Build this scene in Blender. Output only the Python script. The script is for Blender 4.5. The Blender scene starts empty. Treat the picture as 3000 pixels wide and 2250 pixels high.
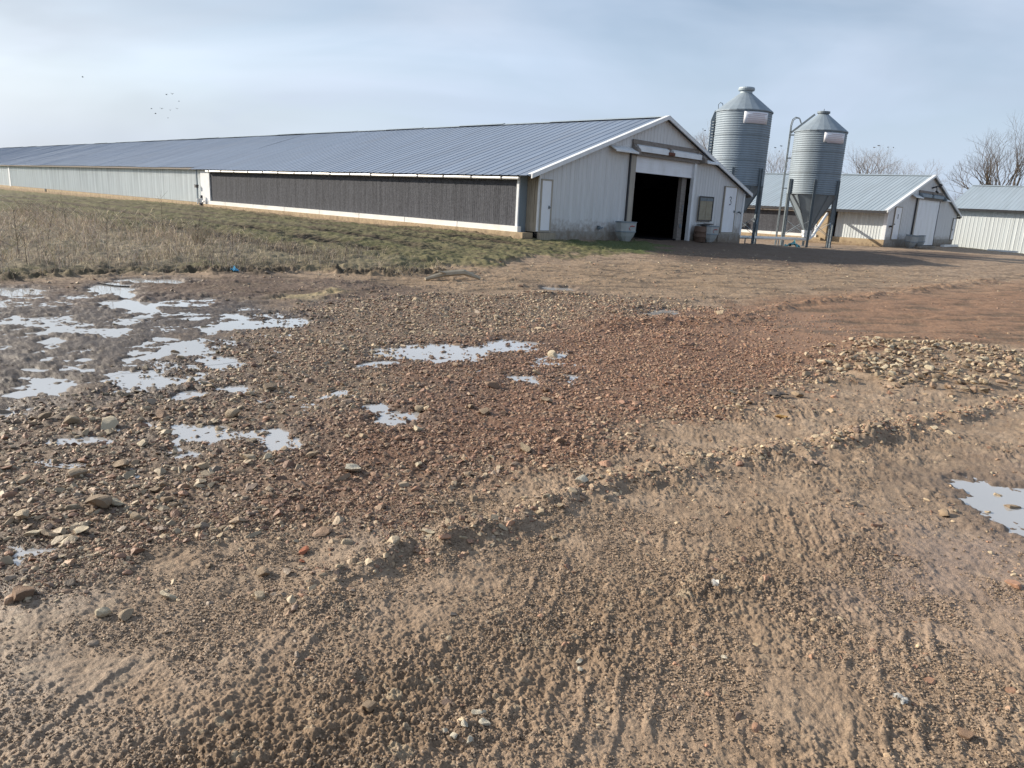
import bpy, math, random
import numpy as np
from mathutils import Matrix, Vector
rng = np.random.default_rng(7); random.seed(7)
R = math.radians
scene = bpy.context.scene
COL = scene.collection
# ------------------------------------------------------------------ camera
EYE = 1.6
PITCH, ROLL, FPX = 0.24372, 0.05139, 2151.5
def cam_axes():
    f = Vector((0, math.cos(PITCH), -math.sin(PITCH))); r = Vector((1, 0, 0)); d = f.cross(r)
    c, s = math.cos(ROLL), math.sin(ROLL)
    return c*r - s*d, s*r + c*d, f
_r, _d, _f = cam_axes()
cam = bpy.data.cameras.new('camera'); co = bpy.data.objects.new('camera', cam); COL.objects.link(co)
m = Matrix((_r, -_d, -_f)).transposed().to_4x4(); m.translation = Vector((0, 0, EYE)); co.matrix_world = m
cam.sensor_fit = 'HORIZONTAL'; cam.sensor_width = 36; cam.lens = FPX/3000*36
cam.clip_start = 0.05; cam.clip_end = 8000
scene.camera = co
# ------------------------------------------------------------------ light
SUN_EL, SUN_AZ = R(24), R(-74)          # azimuth from +Y towards +X
sun = bpy.data.lights.new('sun', 'SUN'); so = bpy.data.objects.new('sun', sun); COL.objects.link(so)
sun.energy = 4.8; sun.angle = R(0.6); sun.color = (1.0, 0.90, 0.76)
sd = Vector((math.sin(SUN_AZ)*math.cos(SUN_EL), math.cos(SUN_AZ)*math.cos(SUN_EL), math.sin(SUN_EL)))
so.rotation_euler = sd.to_track_quat('Z', 'Y').to_euler(); so.location = (-20, 10, 30)
world = bpy.data.worlds.new('World'); scene.world = world; world.use_nodes = True
def build_world():
    nt = world.node_tree; N = nt.nodes; L = nt.links; N.clear()
    out = N.new('ShaderNodeOutputWorld'); bg = N.new('ShaderNodeBackground')
    sky = N.new('ShaderNodeTexSky'); sky.sky_type = 'NISHITA'; sky.sun_disc = False
    sky.sun_elevation = SUN_EL; sky.sun_rotation = SUN_AZ; sky.air_density = 1.0; sky.dust_density = 1.4; sky.ozone_density = 1.6
    sc = N.new('ShaderNodeVectorMath'); sc.operation = 'SCALE'; sc.inputs['Scale'].default_value = 1.0
    L.new(sky.outputs[0], sc.inputs[0])
    tc = N.new('ShaderNodeTexCoord')
    # a thin veil of cirrus: streaky noise on the sky's direction
    mp = N.new('ShaderNodeMapping'); mp.inputs['Scale'].default_value = (1.2, 1.0, 3.6); mp.inputs['Rotation'].default_value = (R(4), R(-7), 0)
    L.new(tc.outputs['Generated'], mp.inputs[0])
    n1 = N.new('ShaderNodeTexNoise'); n1.inputs['Scale'].default_value = 1.7; n1.inputs['Detail'].default_value = 5; n1.inputs['Roughness'].default_value = .5; n1.inputs['Distortion'].default_value = .6
    L.new(mp.outputs[0], n1.inputs['Vector'])
    cr = N.new('ShaderNodeMapRange'); cr.inputs[1].default_value = .30; cr.inputs[2].default_value = .68; cr.inputs[3].default_value = 0.12; cr.inputs[4].default_value = .97
    L.new(n1.outputs[0], cr.inputs[0])
    # cloud brightness grows toward the sun
    dt = N.new('ShaderNodeVectorMath'); dt.operation = 'DOT_PRODUCT'; dt.inputs[1].default_value = sd
    nm = N.new('ShaderNodeVectorMath'); nm.operation = 'NORMALIZE'; L.new(tc.outputs['Generated'], nm.inputs[0]); L.new(nm.outputs[0], dt.inputs[0])
    br = N.new('ShaderNodeMapRange'); br.inputs[1].default_value = .1; br.inputs[2].default_value = .95; br.inputs[3].default_value = 4.5; br.inputs[4].default_value = 6.4
    L.new(dt.outputs['Value'], br.inputs[0])
    cc = N.new('ShaderNodeVectorMath'); cc.operation = 'SCALE'; cwm = N.new('ShaderNodeMix'); cwm.data_type = 'RGBA'; cwm.inputs['A'].default_value = (.84, 1.0, 1.24, 1); cwm.inputs['B'].default_value = (.93, 1.0, 1.10, 1); wf = N.new('ShaderNodeMapRange'); wf.inputs[1].default_value = .3; wf.inputs[2].default_value = .9; L.new(dt.outputs['Value'], wf.inputs[0]); L.new(wf.outputs[0], cwm.inputs['Factor']); L.new(cwm.outputs['Result'], cc.inputs[0]); L.new(br.outputs[0], cc.inputs['Scale'])
    n2 = N.new('ShaderNodeTexNoise'); n2.inputs['Scale'].default_value = 1.1; n2.inputs['Detail'].default_value = 4; n2.inputs['Distortion'].default_value = .8; L.new(mp.outputs[0], n2.inputs['Vector'])
    v2 = N.new('ShaderNodeMapRange'); v2.inputs[1].default_value = .32; v2.inputs[2].default_value = .66; v2.inputs[3].default_value = .76; v2.inputs[4].default_value = 1.10; L.new(n2.outputs[0], v2.inputs[0])
    c2 = N.new('ShaderNodeVectorMath'); c2.operation = 'SCALE'; L.new(cc.outputs[0], c2.inputs[0]); L.new(v2.outputs[0], c2.inputs['Scale']); cc = c2
    mx = N.new('ShaderNodeMix'); mx.data_type = 'RGBA'
    sx = N.new('ShaderNodeSeparateXYZ'); L.new(nm.outputs[0], sx.inputs[0])
    hz = N.new('ShaderNodeMapRange'); hz.inputs[1].default_value = .05; hz.inputs[2].default_value = .30; hz.inputs[3].default_value = .93; hz.inputs[4].default_value = 0; L.new(sx.outputs['Z'], hz.inputs[0])
    mxx = N.new('ShaderNodeMath'); mxx.operation = 'MAXIMUM'; L.new(cr.outputs[0], mxx.inputs[0]); L.new(hz.outputs[0], mxx.inputs[1])
    L.new(mxx.outputs[0], mx.inputs['Factor']); L.new(sc.outputs[0], mx.inputs['A']); L.new(cc.outputs[0], mx.inputs['B'])
    L.new(mx.outputs['Result'], bg.inputs['Color']); bg.inputs['Strength'].default_value = 0.1
    L.new(bg.outputs[0], out.inputs[0])
build_world()
scene.view_settings.view_transform = 'Standard'; scene.view_settings.look = 'None'
scene.view_settings.gamma = 1; scene.view_settings.exposure = 0.55
scene.render.engine = 'CYCLES'
scene.cycles.max_bounces = 6; scene.cycles.diffuse_bounces = 3; scene.cycles.glossy_bounces = 3; scene.cycles.transmission_bounces = 2
scene.cycles.caustics_reflective = False; scene.cycles.caustics_refractive = False
# ------------------------------------------------------------------ helpers
def tag(o, label=None, cat=None, group=None, kind=None):
    if label: o['label'] = label
    if cat: o['category'] = cat
    if group: o['group'] = group
    if kind: o['kind'] = kind
    return o
def thing(name, label, cat, loc=(0, 0, 0), rz=0, group=None):
    o = bpy.data.objects.new(name, None); COL.objects.link(o)
    o.empty_display_size = .2; o.location = loc; o.rotation_euler = (0, 0, rz)
    return tag(o, label, cat, group)
class MB:
    def __init__(s): s.v = []; s.f = []; s.smooth = False
    def add(s, vs, fs):
        k = len(s.v); s.v += [tuple(p) for p in vs]; s.f += [tuple(i+k for i in f) for f in fs]; return s
    def hexa(s, p):   # 8 corners: bottom loop 0-3, top loop 4-7
        return s.add(p, [(3,2,1,0),(4,5,6,7),(0,1,5,4),(1,2,6,5),(2,3,7,6),(3,0,4,7)])
    def box(s, x0, x1, y0, y1, z0, z1):
        return s.hexa([(x0,y0,z0),(x1,y0,z0),(x1,y1,z0),(x0,y1,z0),(x0,y0,z1),(x1,y0,z1),(x1,y1,z1),(x0,y1,z1)])
    def beam(s, p, q, w, h, up=(0, 0, 1)):   # box along p-q, w across, h along up
        p = Vector(p); q = Vector(q); d = (q-p).normalized(); sd_ = d.cross(Vector(up))
        if sd_.length < 1e-4: sd_ = Vector((1, 0, 0))
        sd_.normalize(); u = sd_.cross(d); a = sd_*w/2; b = u*h/2
        return s.hexa([p-a-b, p+a-b, q+a-b, q-a-b, p-a+b, p+a+b, q+a+b, q-a+b])
    def tube(s, pts, r, n=8, cap=True):
        pts = [Vector(p) for p in pts]; rs = r if isinstance(r, (list, tuple)) else [r]*len(pts)
        k0 = len(s.v); ref = None
        for i, p in enumerate(pts):
            d = (pts[min(i+1, len(pts)-1)]-pts[max(i-1, 0)]).normalized()
            if ref is None: ref = d.orthogonal().normalized()
            x = (ref-d*ref.dot(d)).normalized(); y = d.cross(x); ref = x
            for j in range(n):
                a = 2*math.pi*j/n; s.v.append(tuple(p+(x*math.cos(a)+y*math.sin(a))*rs[i]))
        for i in range(len(pts)-1):
            for j in range(n):
                a = k0+i*n+j; b = k0+i*n+(j+1) % n; s.f.append((a, b, b+n, a+n))
        if cap:
            s.f.append(tuple(range(k0+n-1, k0-1, -1))); e = k0+(len(pts)-1)*n; s.f.append(tuple(range(e, e+n)))
        return s
    def lathe(s, prof, n=48, c=(0, 0), cap=False):
        k0 = len(s.v)
        for r, z in prof:
            for j in range(n):
                a = 2*math.pi*j/n; s.v.append((c[0]+r*math.cos(a), c[1]+r*math.sin(a), z))
        for i in range(len(prof)-1):
            for j in range(n):
                a = k0+i*n+j; b = k0+i*n+(j+1) % n; s.f.append((a, b, b+n, a+n))
        if cap:
            e = k0+(len(prof)-1)*n; s.f.append(tuple(range(e, e+n))); s.f.append(tuple(range(k0+n-1, k0-1, -1)))
        return s
    def build(s, name, mat, parent=None, smooth=False, dz=0):
        me = bpy.data.meshes.new(name); me.from_pydata([(x, y, z-dz) for x, y, z in s.v], [], s.f); me.update()
        if smooth: me.polygons.foreach_set('use_smooth', [True]*len(me.polygons))
        me.materials.append(mat); o = bpy.data.objects.new(name, me); COL.objects.link(o)
        if parent: o.parent = parent
        return o
def np_mesh(name, V, F, mat, cols=None, smooth=True, extra=None):
    """V (n,3), F (m,k) uniform polygons"""
    me = bpy.data.meshes.new(name); n = len(V); mf, k = F.shape
    me.vertices.add(n); me.vertices.foreach_set('co', np.ascontiguousarray(V, dtype=np.float32).ravel())
    me.loops.add(mf*k); me.loops.foreach_set('vertex_index', np.ascontiguousarray(F, dtype=np.int32).ravel())
    me.polygons.add(mf); me.polygons.foreach_set('loop_start', np.arange(0, mf*k, k, dtype=np.int32))
    me.polygons.foreach_set('use_smooth', np.full(mf, smooth, dtype=bool))
    if cols is not None:
        a = me.attributes.new('Col', 'FLOAT_COLOR', 'POINT')
        c4 = np.ones((n, 4), np.float32); c4[:, :3] = cols; a.data.foreach_set('color', c4.ravel())
    if extra is not None:
        a = me.attributes.new('wet', 'FLOAT', 'POINT'); a.data.foreach_set('value', extra.astype(np.float32))
    me.update(calc_edges=True); me.validate()
    me.materials.append(mat); o = bpy.data.objects.new(name, me); COL.objects.link(o); return o
# ------------------------------------------------------------------ materials
class NT:
    def __init__(s, name):
        s.m = bpy.data.materials.new(name); s.m.use_nodes = True; s.t = s.m.node_tree; s.b = s.t.nodes['Principled BSDF']
        s.tc = s.t.nodes.new('ShaderNodeTexCoord')
    def node(s, t): return s.t.nodes.new(t)
    def link(s, a, b): s.t.links.new(a, b)
    def noise(s, scale, detail=4, rough=.55, vec=None, stretch=None, distort=0):
        n = s.node('ShaderNodeTexNoise'); n.inputs['Scale'].default_value = scale; n.inputs['Detail'].default_value = detail
        n.inputs['Roughness'].default_value = rough; n.inputs['Distortion'].default_value = distort
        src = vec or s.tc.outputs['Object']
        if stretch:
            mp = s.node('ShaderNodeMapping'); mp.inputs['Scale'].default_value = stretch; s.link(src, mp.inputs[0]); src = mp.outputs[0]
        s.link(src, n.inputs['Vector']); return n.outputs['Fac']
    def rng(s, x, a, b, c, d):
        n = s.node('ShaderNodeMapRange'); n.inputs[1].default_value = a; n.inputs[2].default_value = b; n.inputs[3].default_value = c; n.inputs[4].default_value = d
        s.link(x, n.inputs[0]); return n.outputs[0]
    def mix(s, f, a, b, mode='MIX'):
        n = s.node('ShaderNodeMix'); n.data_type = 'RGBA'; n.blend_type = mode
        for k, x in (('Factor', f), ('A', a), ('B', b)):
            if isinstance(x, (int, float)): n.inputs[k].default_value = x
            elif isinstance(x, (tuple, list)): n.inputs[k].default_value = (*x[:3], 1)
            else: s.link(x, n.inputs[k])
        return n.outputs['Result']
    def val(s, col, f):   # multiply colour by a scalar socket
        n = s.node('ShaderNodeVectorMath'); n.operation = 'SCALE'
        if isinstance(col, (tuple, list)): n.inputs[0].default_value = col[:3]
        else: s.link(col, n.inputs[0])
        s.link(f, n.inputs['Scale']); return n.outputs[0]
    def bump(s, h, strength, dist):
        n = s.node('ShaderNodeBump'); n.inputs['Strength'].default_value = strength; n.inputs['Distance'].default_value = dist
        s.link(h, n.inputs['Height']); s.link(n.outputs[0], s.b.inputs['Normal'])
    def set(s, col=None, rough=None, metal=None, spec=None):
        if col is not None:
            if isinstance(col, (tuple, list)): s.b.inputs['Base Color'].default_value = (*col[:3], 1)
            else: s.link(col, s.b.inputs['Base Color'])
        for k, x in (('Roughness', rough), ('Metallic', metal), ('Specular IOR Level', spec)):
            if x is None: continue
            if isinstance(x, (int, float)): s.b.inputs[k].default_value = x
            else: s.link(x, s.b.inputs[k])
        return s.m
M = {}
def simple(name, col, rough=.6, metal=0, spec=.5, var=.12, scale=3, stretch=None, dirt=None, bump=0, splash=None):
    t = NT(name); n = t.noise(scale, 6, .6, stretch=stretch)
    c = t.val(col, t.rng(n, .3, .7, 1-var, 1+var))
    if dirt:
        d = t.noise(scale*.6+.7, 8, .7, stretch=stretch); c = t.mix(t.rng(d, .48, .72, 0, dirt[1]), c, dirt[0])
    if splash:   # mud thrown up from the ground, ragged along its upper edge
        sp = t.node('ShaderNodeSeparateXYZ'); t.link(t.tc.outputs['Object'], sp.inputs[0]); nz = t.noise(5, 6, .7)
        ad = t.node('ShaderNodeMath'); ad.operation = 'ADD'; t.link(sp.outputs['Z'], ad.inputs[0]); t.link(t.rng(nz, .25, .75, .35, -.35), ad.inputs[1])
        c = t.mix(t.rng(ad.outputs[0], splash[0], splash[1], .75, 0), c, (.20, .145, .10))
    if bump: t.bump(t.noise(scale*6, 4), bump, .02)
    M[name] = t.set(c, rough, metal, spec)
simple('roof_metal', (.20, .252, .335), .55, .2, .45, .13, 1.1, (.22, 2.2, .22), ((.22, .23, .25), .45))
simple('roof_metal_pale', (.36, .425, .47), .55, .2, .45, .10, 1.1, (.22, 2.2, .22), ((.30, .33, .35), .4))
simple('gable_steel', (.66, .665, .67), .5, 0, .4, .08, 2.2, (2.2, 2.2, .22), ((.46, .45, .42), .35), 0, (.25, .75))
simple('long_wall_steel', (.76, .81, .825), .45, .0, .5, .2, 1.6, (1.5, 2.6, .10), ((.48, .54, .55), .6))
simple('side_steel', (.60, .64, .65), .45, .0, .5, .22, 1.6, (1.5, 2.6, .10), ((.40, .45, .46), .7))
simple('white_paint', (.84, .86, .90), .45, 0, .4, .05, 2, (1, 1, .4), ((.55, .54, .50), .35))
simple('white_trim', (.76, .78, .80), .4, 0, .4, .06, 2, None, ((.50, .48, .44), .4))
simple('white_pvc', (.80, .80, .78), .35, 0, .5, .05, 2, (3, .5, 1), ((.55, .50, .42), .5))
simple('concrete', (.42, .325, .21), .85, 0, .3, .14, 2.2, None, ((.27, .19, .10), .6), .25, (-.05, .25))
simple('grey_concrete', (.34, .32, .29), .85, 0, .3, .12, 2.2, None, ((.22, .18, .14), .5), .25, (-.05, .35))
simple('weathered_wood', (.36, .31, .24), .8, 0, .2, .2, 3, (8, 8, .5), ((.16, .13, .10), .6))
simple('brown_wood', (.25, .225, .205), .8, 0, .2, .2, 3, (1.5, 6, 6), ((.10, .08, .07), .6))
simple('tan_trim', (.40, .365, .31), .6, 0, .3, .15, 2, (4, 4, .5), ((.24, .20, .16), .5))
simple('galvanised', (.235, .285, .33), .6, .15, .35, .14, 1.2, (2, 2, .4), ((.24, .28, .31), .5))
simple('galvanised_dark', (.18, .215, .24), .6, .2, .5, .14, 3, None, ((.15, .17, .18), .5))
simple('dark_metal', (.05, .05, .055), .5, .4, .5, .2, 6)
simple('dark_interior', (.008, .008, .010), .9, 0, .1, .2, 2)  # near-black colour stands in for the unlit inside of the barns
simple('rust', (.16, .07, .05), .8, 0, .2, .3, 8)
simple('tub_plastic', (.42, .44, .44), .5, 0, .4, .10, 3, None, ((.24, .23, .21), .5))
simple('red_mark', (.42, .10, .09), .6, 0, .3, .3, 12)
simple('ink', (.02, .02, .03), .6)
simple('sign_white', (.80, .80, .84), .5, 0, .4, .05)
simple('sign_red', (.60, .50, .54), .6)
simple('paper', (.36, .325, .245), .8, 0, .2, .12, 5, None, ((.26, .22, .15), .5))
simple('blue_plastic', (.10, .38, .60), .4)
simple('teal_plastic', (.10, .33, .36), .5)
simple('bird_black', (.10, .10, .11), .7)
simple('bark', (.115, .095, .082), .9, 0, .2, .25, 5, (3, 3, .6))
simple('bark_far', (.21, .185, .175), .9, 0, .2, .2, 5)
simple('barrel_brown', (.15, .10, .075), .8, 0, .2, .2, 4)
simple('litter_white', (.50, .48, .44), .8, 0, .2, .3, 40)
simple('dead_branch', (.42, .36, .27), .85, 0, .2, .2, 6)
def pad_mat():
    t = NT('cooling_pad'); n = t.noise(1.0, 6, .65, stretch=(1, 5, .12)); f = t.noise(14, 3, .6)
    c = t.val((.078, .081, .092), t.rng(n, .3, .7, .82, 1.2)); c = t.val(c, t.rng(f, .3, .7, .75, 1.25))
    t.bump(t.noise(26, 2, .6, stretch=(1, 1, .8)), .6, .02); M['pad'] = t.set(c, .9, 0, .15)
pad_mat()
def stone_mat():
    t = NT('stone'); a = t.node('ShaderNodeAttribute'); a.attribute_name = 'Col'
    n = t.noise(38, 4, .6); c = t.val(a.outputs['Color'], t.rng(n, .3, .7, .78, 1.2))
    t.bump(t.noise(90, 3), .35, .01); M['stone'] = t.set(c, .62, 0, .45)
    t = NT('loose_rock'); oi = t.node('ShaderNodeObjectInfo')
    cr = t.node('ShaderNodeValToRGB'); e = cr.color_ramp; e.elements[0].color = (.20, .15, .10, 1); e.elements[1].color = (.47, .37, .25, 1)
    k = e.elements.new(.35); k.color = (.30, .22, .145, 1); k = e.elements.new(.7); k.color = (.38, .30, .20, 1)
    t.link(oi.outputs['Random'], cr.inputs[0]); n = t.noise(22, 5, .65); c = t.val(cr.outputs[0], t.rng(n, .3, .7, .72, 1.25))
    d = t.noise(9, 5, .6); c = t.mix(t.rng(d, .5, .68, 0, .6), c, (.19, .14, .095))
    t.bump(t.noise(60, 4), .5, .012); M['loose_rock'] = t.set(c, .7, 0, .35)
    for nm, col in (('pale_rock', (.52, .44, .31)), ('chalk_rock', (.52, .47, .37)), ('red_rock', (.40, .14, .07)), ('orange_rock', (.52, .30, .10)), ('brown_rock', (.24, .155, .10))):
        simple(nm, col, .7, 0, .35, .2, 24, None, (tuple(x*.6 for x in col), .5), .5)
stone_mat()
def ground_mat():
    t = NT('muddy_ground'); a = t.node('ShaderNodeAttribute'); a.attribute_name = 'Col'; w = t.node('ShaderNodeAttribute'); w.attribute_name = 'wet'
    n = t.noise(26, 6, .65); n2 = t.noise(150, 3, .6)
    c = t.val(a.outputs['Color'], t.rng(n, .3, .7, .80, 1.2)); c = t.val(c, t.rng(n2, .3, .7, .74, 1.26))
    t.bump(t.noise(150, 5, .7), .8, .010)
    M['ground'] = t.set(c, t.rng(w.outputs['Fac'], 0, 1, .88, .40), 0, t.rng(w.outputs['Fac'], 0, 1, .2, .42))
    t = NT('puddle_water'); n = t.noise(7, 3)
    M['water'] = t.set((.50, .49, .475), .03, .33, .5); t.b.inputs['IOR'].default_value = 1.42
    t.bump(t.noise(5, 2), .02, .01)
ground_mat()
def blade_mat():
    t = NT('blades'); a = t.node('ShaderNodeAttribute'); a.attribute_name = 'Col'
    M['blades'] = t.set(a.outputs['Color'], .75, 0, .2)
blade_mat()
# ------------------------------------------------------------------ terrain
CP = np.array([(-16.0,-3.0,0.0),(-8.0,-3.0,0.0),(0.0,-3.0,0.0),(8.0,-3.0,0.0),(16.0,-3.0,0.0),(-16.0,1.0,0.0),(-8.0,1.0,0.0),(0.0,1.0,0.0),(8.0,1.0,0.0),(16.0,1.0,0.0),(-16.0,4.0,0.0),(-8.0,4.0,0.0),(0.0,4.0,0.0),(8.0,4.0,0.0),(16.0,4.0,0.0),(-16.0,8.0,0.0),(-8.0,8.0,0.0),(0.0,8.0,0.0),(8.0,8.0,0.0),(16.0,8.0,0.0),(-16.0,11.5,0.0),(-8.0,11.5,0.0),(0.0,11.5,0.0),(8.0,11.5,0.0),(16.0,11.5,0.0),(0.6,26.1,0.3),(-3.2,21.5,0.24),(-19.0,44.7,0.42),(-53.8,77.8,0.17),(-8.1,34.4,0.37),(4.05,29.8,0.32),(7.5,33.4,0.27),(10.9,37.0,0.16),(4.5,20.5,0.12),(9.0,27.0,0.1),(11.0,39.4,-0.1),(15.9,41.7,-0.06),(23.0,47.6,-0.05),(19.4,51.0,-0.03),(33.9,59.0,-0.12),(38.0,57.5,-0.36),(15.0,20.0,0.0),(20.0,30.0,0.0),(26.0,39.0,-0.06),(32.0,32.0,-0.05),(40.0,45.0,-0.25),(-15.0,15.0,0.12),(-22.0,25.0,0.33),(-32.0,40.0,0.33),(-60.0,60.0,0.12),(-60.0,30.0,0.1),(-90.0,110.0,0.1),(0.0,130.0,0.0),(60.0,100.0,-0.3),(110.0,60.0,-0.2),(60.0,10.0,0.0),(-60.0,0.0,0.0),(0.0,-60.0,0.0),(-150.0,80.0,0.0),(-120.0,150.0,0.0),(150.0,150.0,-0.2),(20.0,90.0,0.0),(-20.0,90.0,0.1)], float)
def tps_weights():
    n = len(CP); d = np.hypot(CP[:, 0:1]-CP[:, 0], CP[:, 1:2]-CP[:, 1])
    K = np.where(d > 0, d*d*np.log(np.maximum(d, 1e-9)), 0)+np.eye(n)*2.0
    P = np.c_[np.ones(n), CP[:, :2]]
    return np.linalg.solve(np.block([[K, P], [P.T, np.zeros((3, 3))]]), np.r_[CP[:, 2], 0, 0, 0])
TW = tps_weights()
def T(x, y):
    x = np.asarray(x, float); y = np.asarray(y, float); z = TW[-3]+TW[-2]*x+TW[-1]*y
    for i, (a, b, c) in enumerate(CP):
        d2 = (x-a)**2+(y-b)**2; z = z+TW[i]*.5*d2*np.log(np.maximum(d2, 1e-12))
    return z*(1-np.clip((np.hypot(x, y)-90)/60, 0, 1))
def _hash(ix, iy, seed):
    h = (ix.astype(np.uint32)*np.uint32(374761393)+iy.astype(np.uint32)*np.uint32(668265263)+np.uint32(seed*2246822519 % 4294967296))
    h = (h ^ (h >> np.uint32(13)))*np.uint32(1274126177); h ^= h >> np.uint32(16); return h
def perlin(x, y, seed=0):
    x0 = np.floor(x).astype(np.int64); y0 = np.floor(y).astype(np.int64); fx = (x-x0).astype(np.float32); fy = (y-y0).astype(np.float32)
    def gr(dx, dy):
        a = (_hash(x0+dx, y0+dy, seed) & np.uint32(1023)).astype(np.float32)*np.float32(2*math.pi/1024)
        return np.cos(a)*(fx-dx)+np.sin(a)*(fy-dy)
    u = fx*fx*fx*(fx*(fx*6-15)+10); v = fy*fy*fy*(fy*(fy*6-15)+10)
    a = gr(0, 0); b = gr(1, 0); c = gr(0, 1); d = gr(1, 1)
    return (a+(b-a)*u+(c-a)*v+(a-b-c+d)*u*v)*1.5
def fbm(x, y, wl, octv=3, gain=.5, seed=0):
    s = 0; a = 1.0
    for k in range(octv):
        s = s+a*perlin(x/wl, y/wl, seed+k*17); a *= gain; wl /= 2.03
    return s
def domes(x, y, cell, seed, fill=1.0, sq=1.0):
    """rounded crumbs: one per cell, random size and height -> (height 0..1, cell random)"""
    X = x/cell; Y = y/cell; x0 = np.floor(X).astype(np.int64); y0 = np.floor(Y).astype(np.int64)
    best = np.zeros(len(x), np.float32); rid = np.zeros(len(x), np.float32)
    for dx in (-1, 0, 1):
        for dy in (-1, 0, 1):
            h = _hash(x0+dx, y0+dy, seed); h2 = _hash(x0+dx, y0+dy, seed+101)
            px = x0+dx+(h & np.uint32(255)).astype(np.float32)/256; py = y0+dy+((h >> np.uint32(8)) & np.uint32(255)).astype(np.float32)/256
            r = .25+.5*((h >> np.uint32(16)) & np.uint32(255)).astype(np.float32)/256
            on = ((h2 & np.uint32(255)).astype(np.float32)/256) < fill
            an = (h2 >> np.uint32(8) & np.uint32(255)).astype(np.float32)*np.float32(math.pi/256); ca = np.cos(an); sa = np.sin(an)
            ex = X-px; ey = Y-py; q1 = (ex*ca+ey*sa); q2 = (ey*ca-ex*sa)*(1.0+.9*((h2 >> np.uint32(16)) & np.uint32(255)).astype(np.float32)/256)
            d2 = (q1*q1+q2*q2)/(r*r)
            hh = np.where(on & (d2 < 1), np.sqrt(np.maximum(0, 1-d2*d2))*r*1.33, 0).astype(np.float32)
            up = hh > best; best = np.where(up, hh, best); rid = np.where(up, (h >> np.uint32(24)).astype(np.float32)/256, rid)
    return best, rid
def sdist(x, y, poly):
    """signed distance to a polygon, positive inside"""
    P = np.asarray(poly, float); Q = np.roll(P, -1, 0); d = np.full(len(x), 1e9); ins = np.zeros(len(x), bool)
    for (ax, ay), (bx, by) in zip(P, Q):
        ex, ey = bx-ax, by-ay; wx, wy = x-ax, y-ay; t = np.clip((wx*ex+wy*ey)/(ex*ex+ey*ey+1e-12), 0, 1)
        d = np.minimum(d, (wx-t*ex)**2+(wy-t*ey)**2)
        if ay != by:
            c = ((ay > y) != (by > y)) & (x < (bx-ax)*(y-ay)/(by-ay)+ax); ins ^= c
    d = np.sqrt(d); return np.where(ins, d, -d)
def sm(x, a, b):
    t = np.clip((x-a)/(b-a), 0, 1); return t*t*(3-2*t)
def pmask(x, y, poly, soft, wob):
    P = np.asarray(poly, float); pad = soft*2+1.0; out = np.zeros(len(x), np.float32)
    k = (x > P[:, 0].min()-pad) & (x < P[:, 0].max()+pad) & (y > P[:, 1].min()-pad) & (y < P[:, 1].max()+pad)
    if k.any(): out[k] = sm(sdist(x[k], y[k], poly)+wob[k], -soft, soft)
    return out
def pline(x, y, pts, reach):
    """along-distance, signed across-distance to a polyline (1e9 beyond reach)"""
    P = np.asarray(pts, float); S = np.zeros(len(x)); C = np.full(len(x), 1e9); acc = 0
    for (ax, ay), (bx, by) in zip(P[:-1], P[1:]):
        L = math.hypot(bx-ax, by-ay); ex, ey = (bx-ax)/L, (by-ay)/L
        k = (x > min(ax, bx)-reach) & (x < max(ax, bx)+reach) & (y > min(ay, by)-reach) & (y < max(ay, by)+reach)
        if k.any():
            wx, wy = x[k]-ax, y[k]-ay; t = np.clip(wx*ex+wy*ey, 0, L); ox, oy = wx-t*ex, wy-t*ey
            d = np.hypot(ox, oy); sg = np.where(ex*wy-ey*wx > 0, 1, -1); ck = C[k]; up = d < np.abs(ck)
            ck = np.where(up, d*sg, ck); C[k] = ck; sk = S[k]; S[k] = np.where(up, acc+t, sk)
        acc += L
    return S, C
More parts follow.
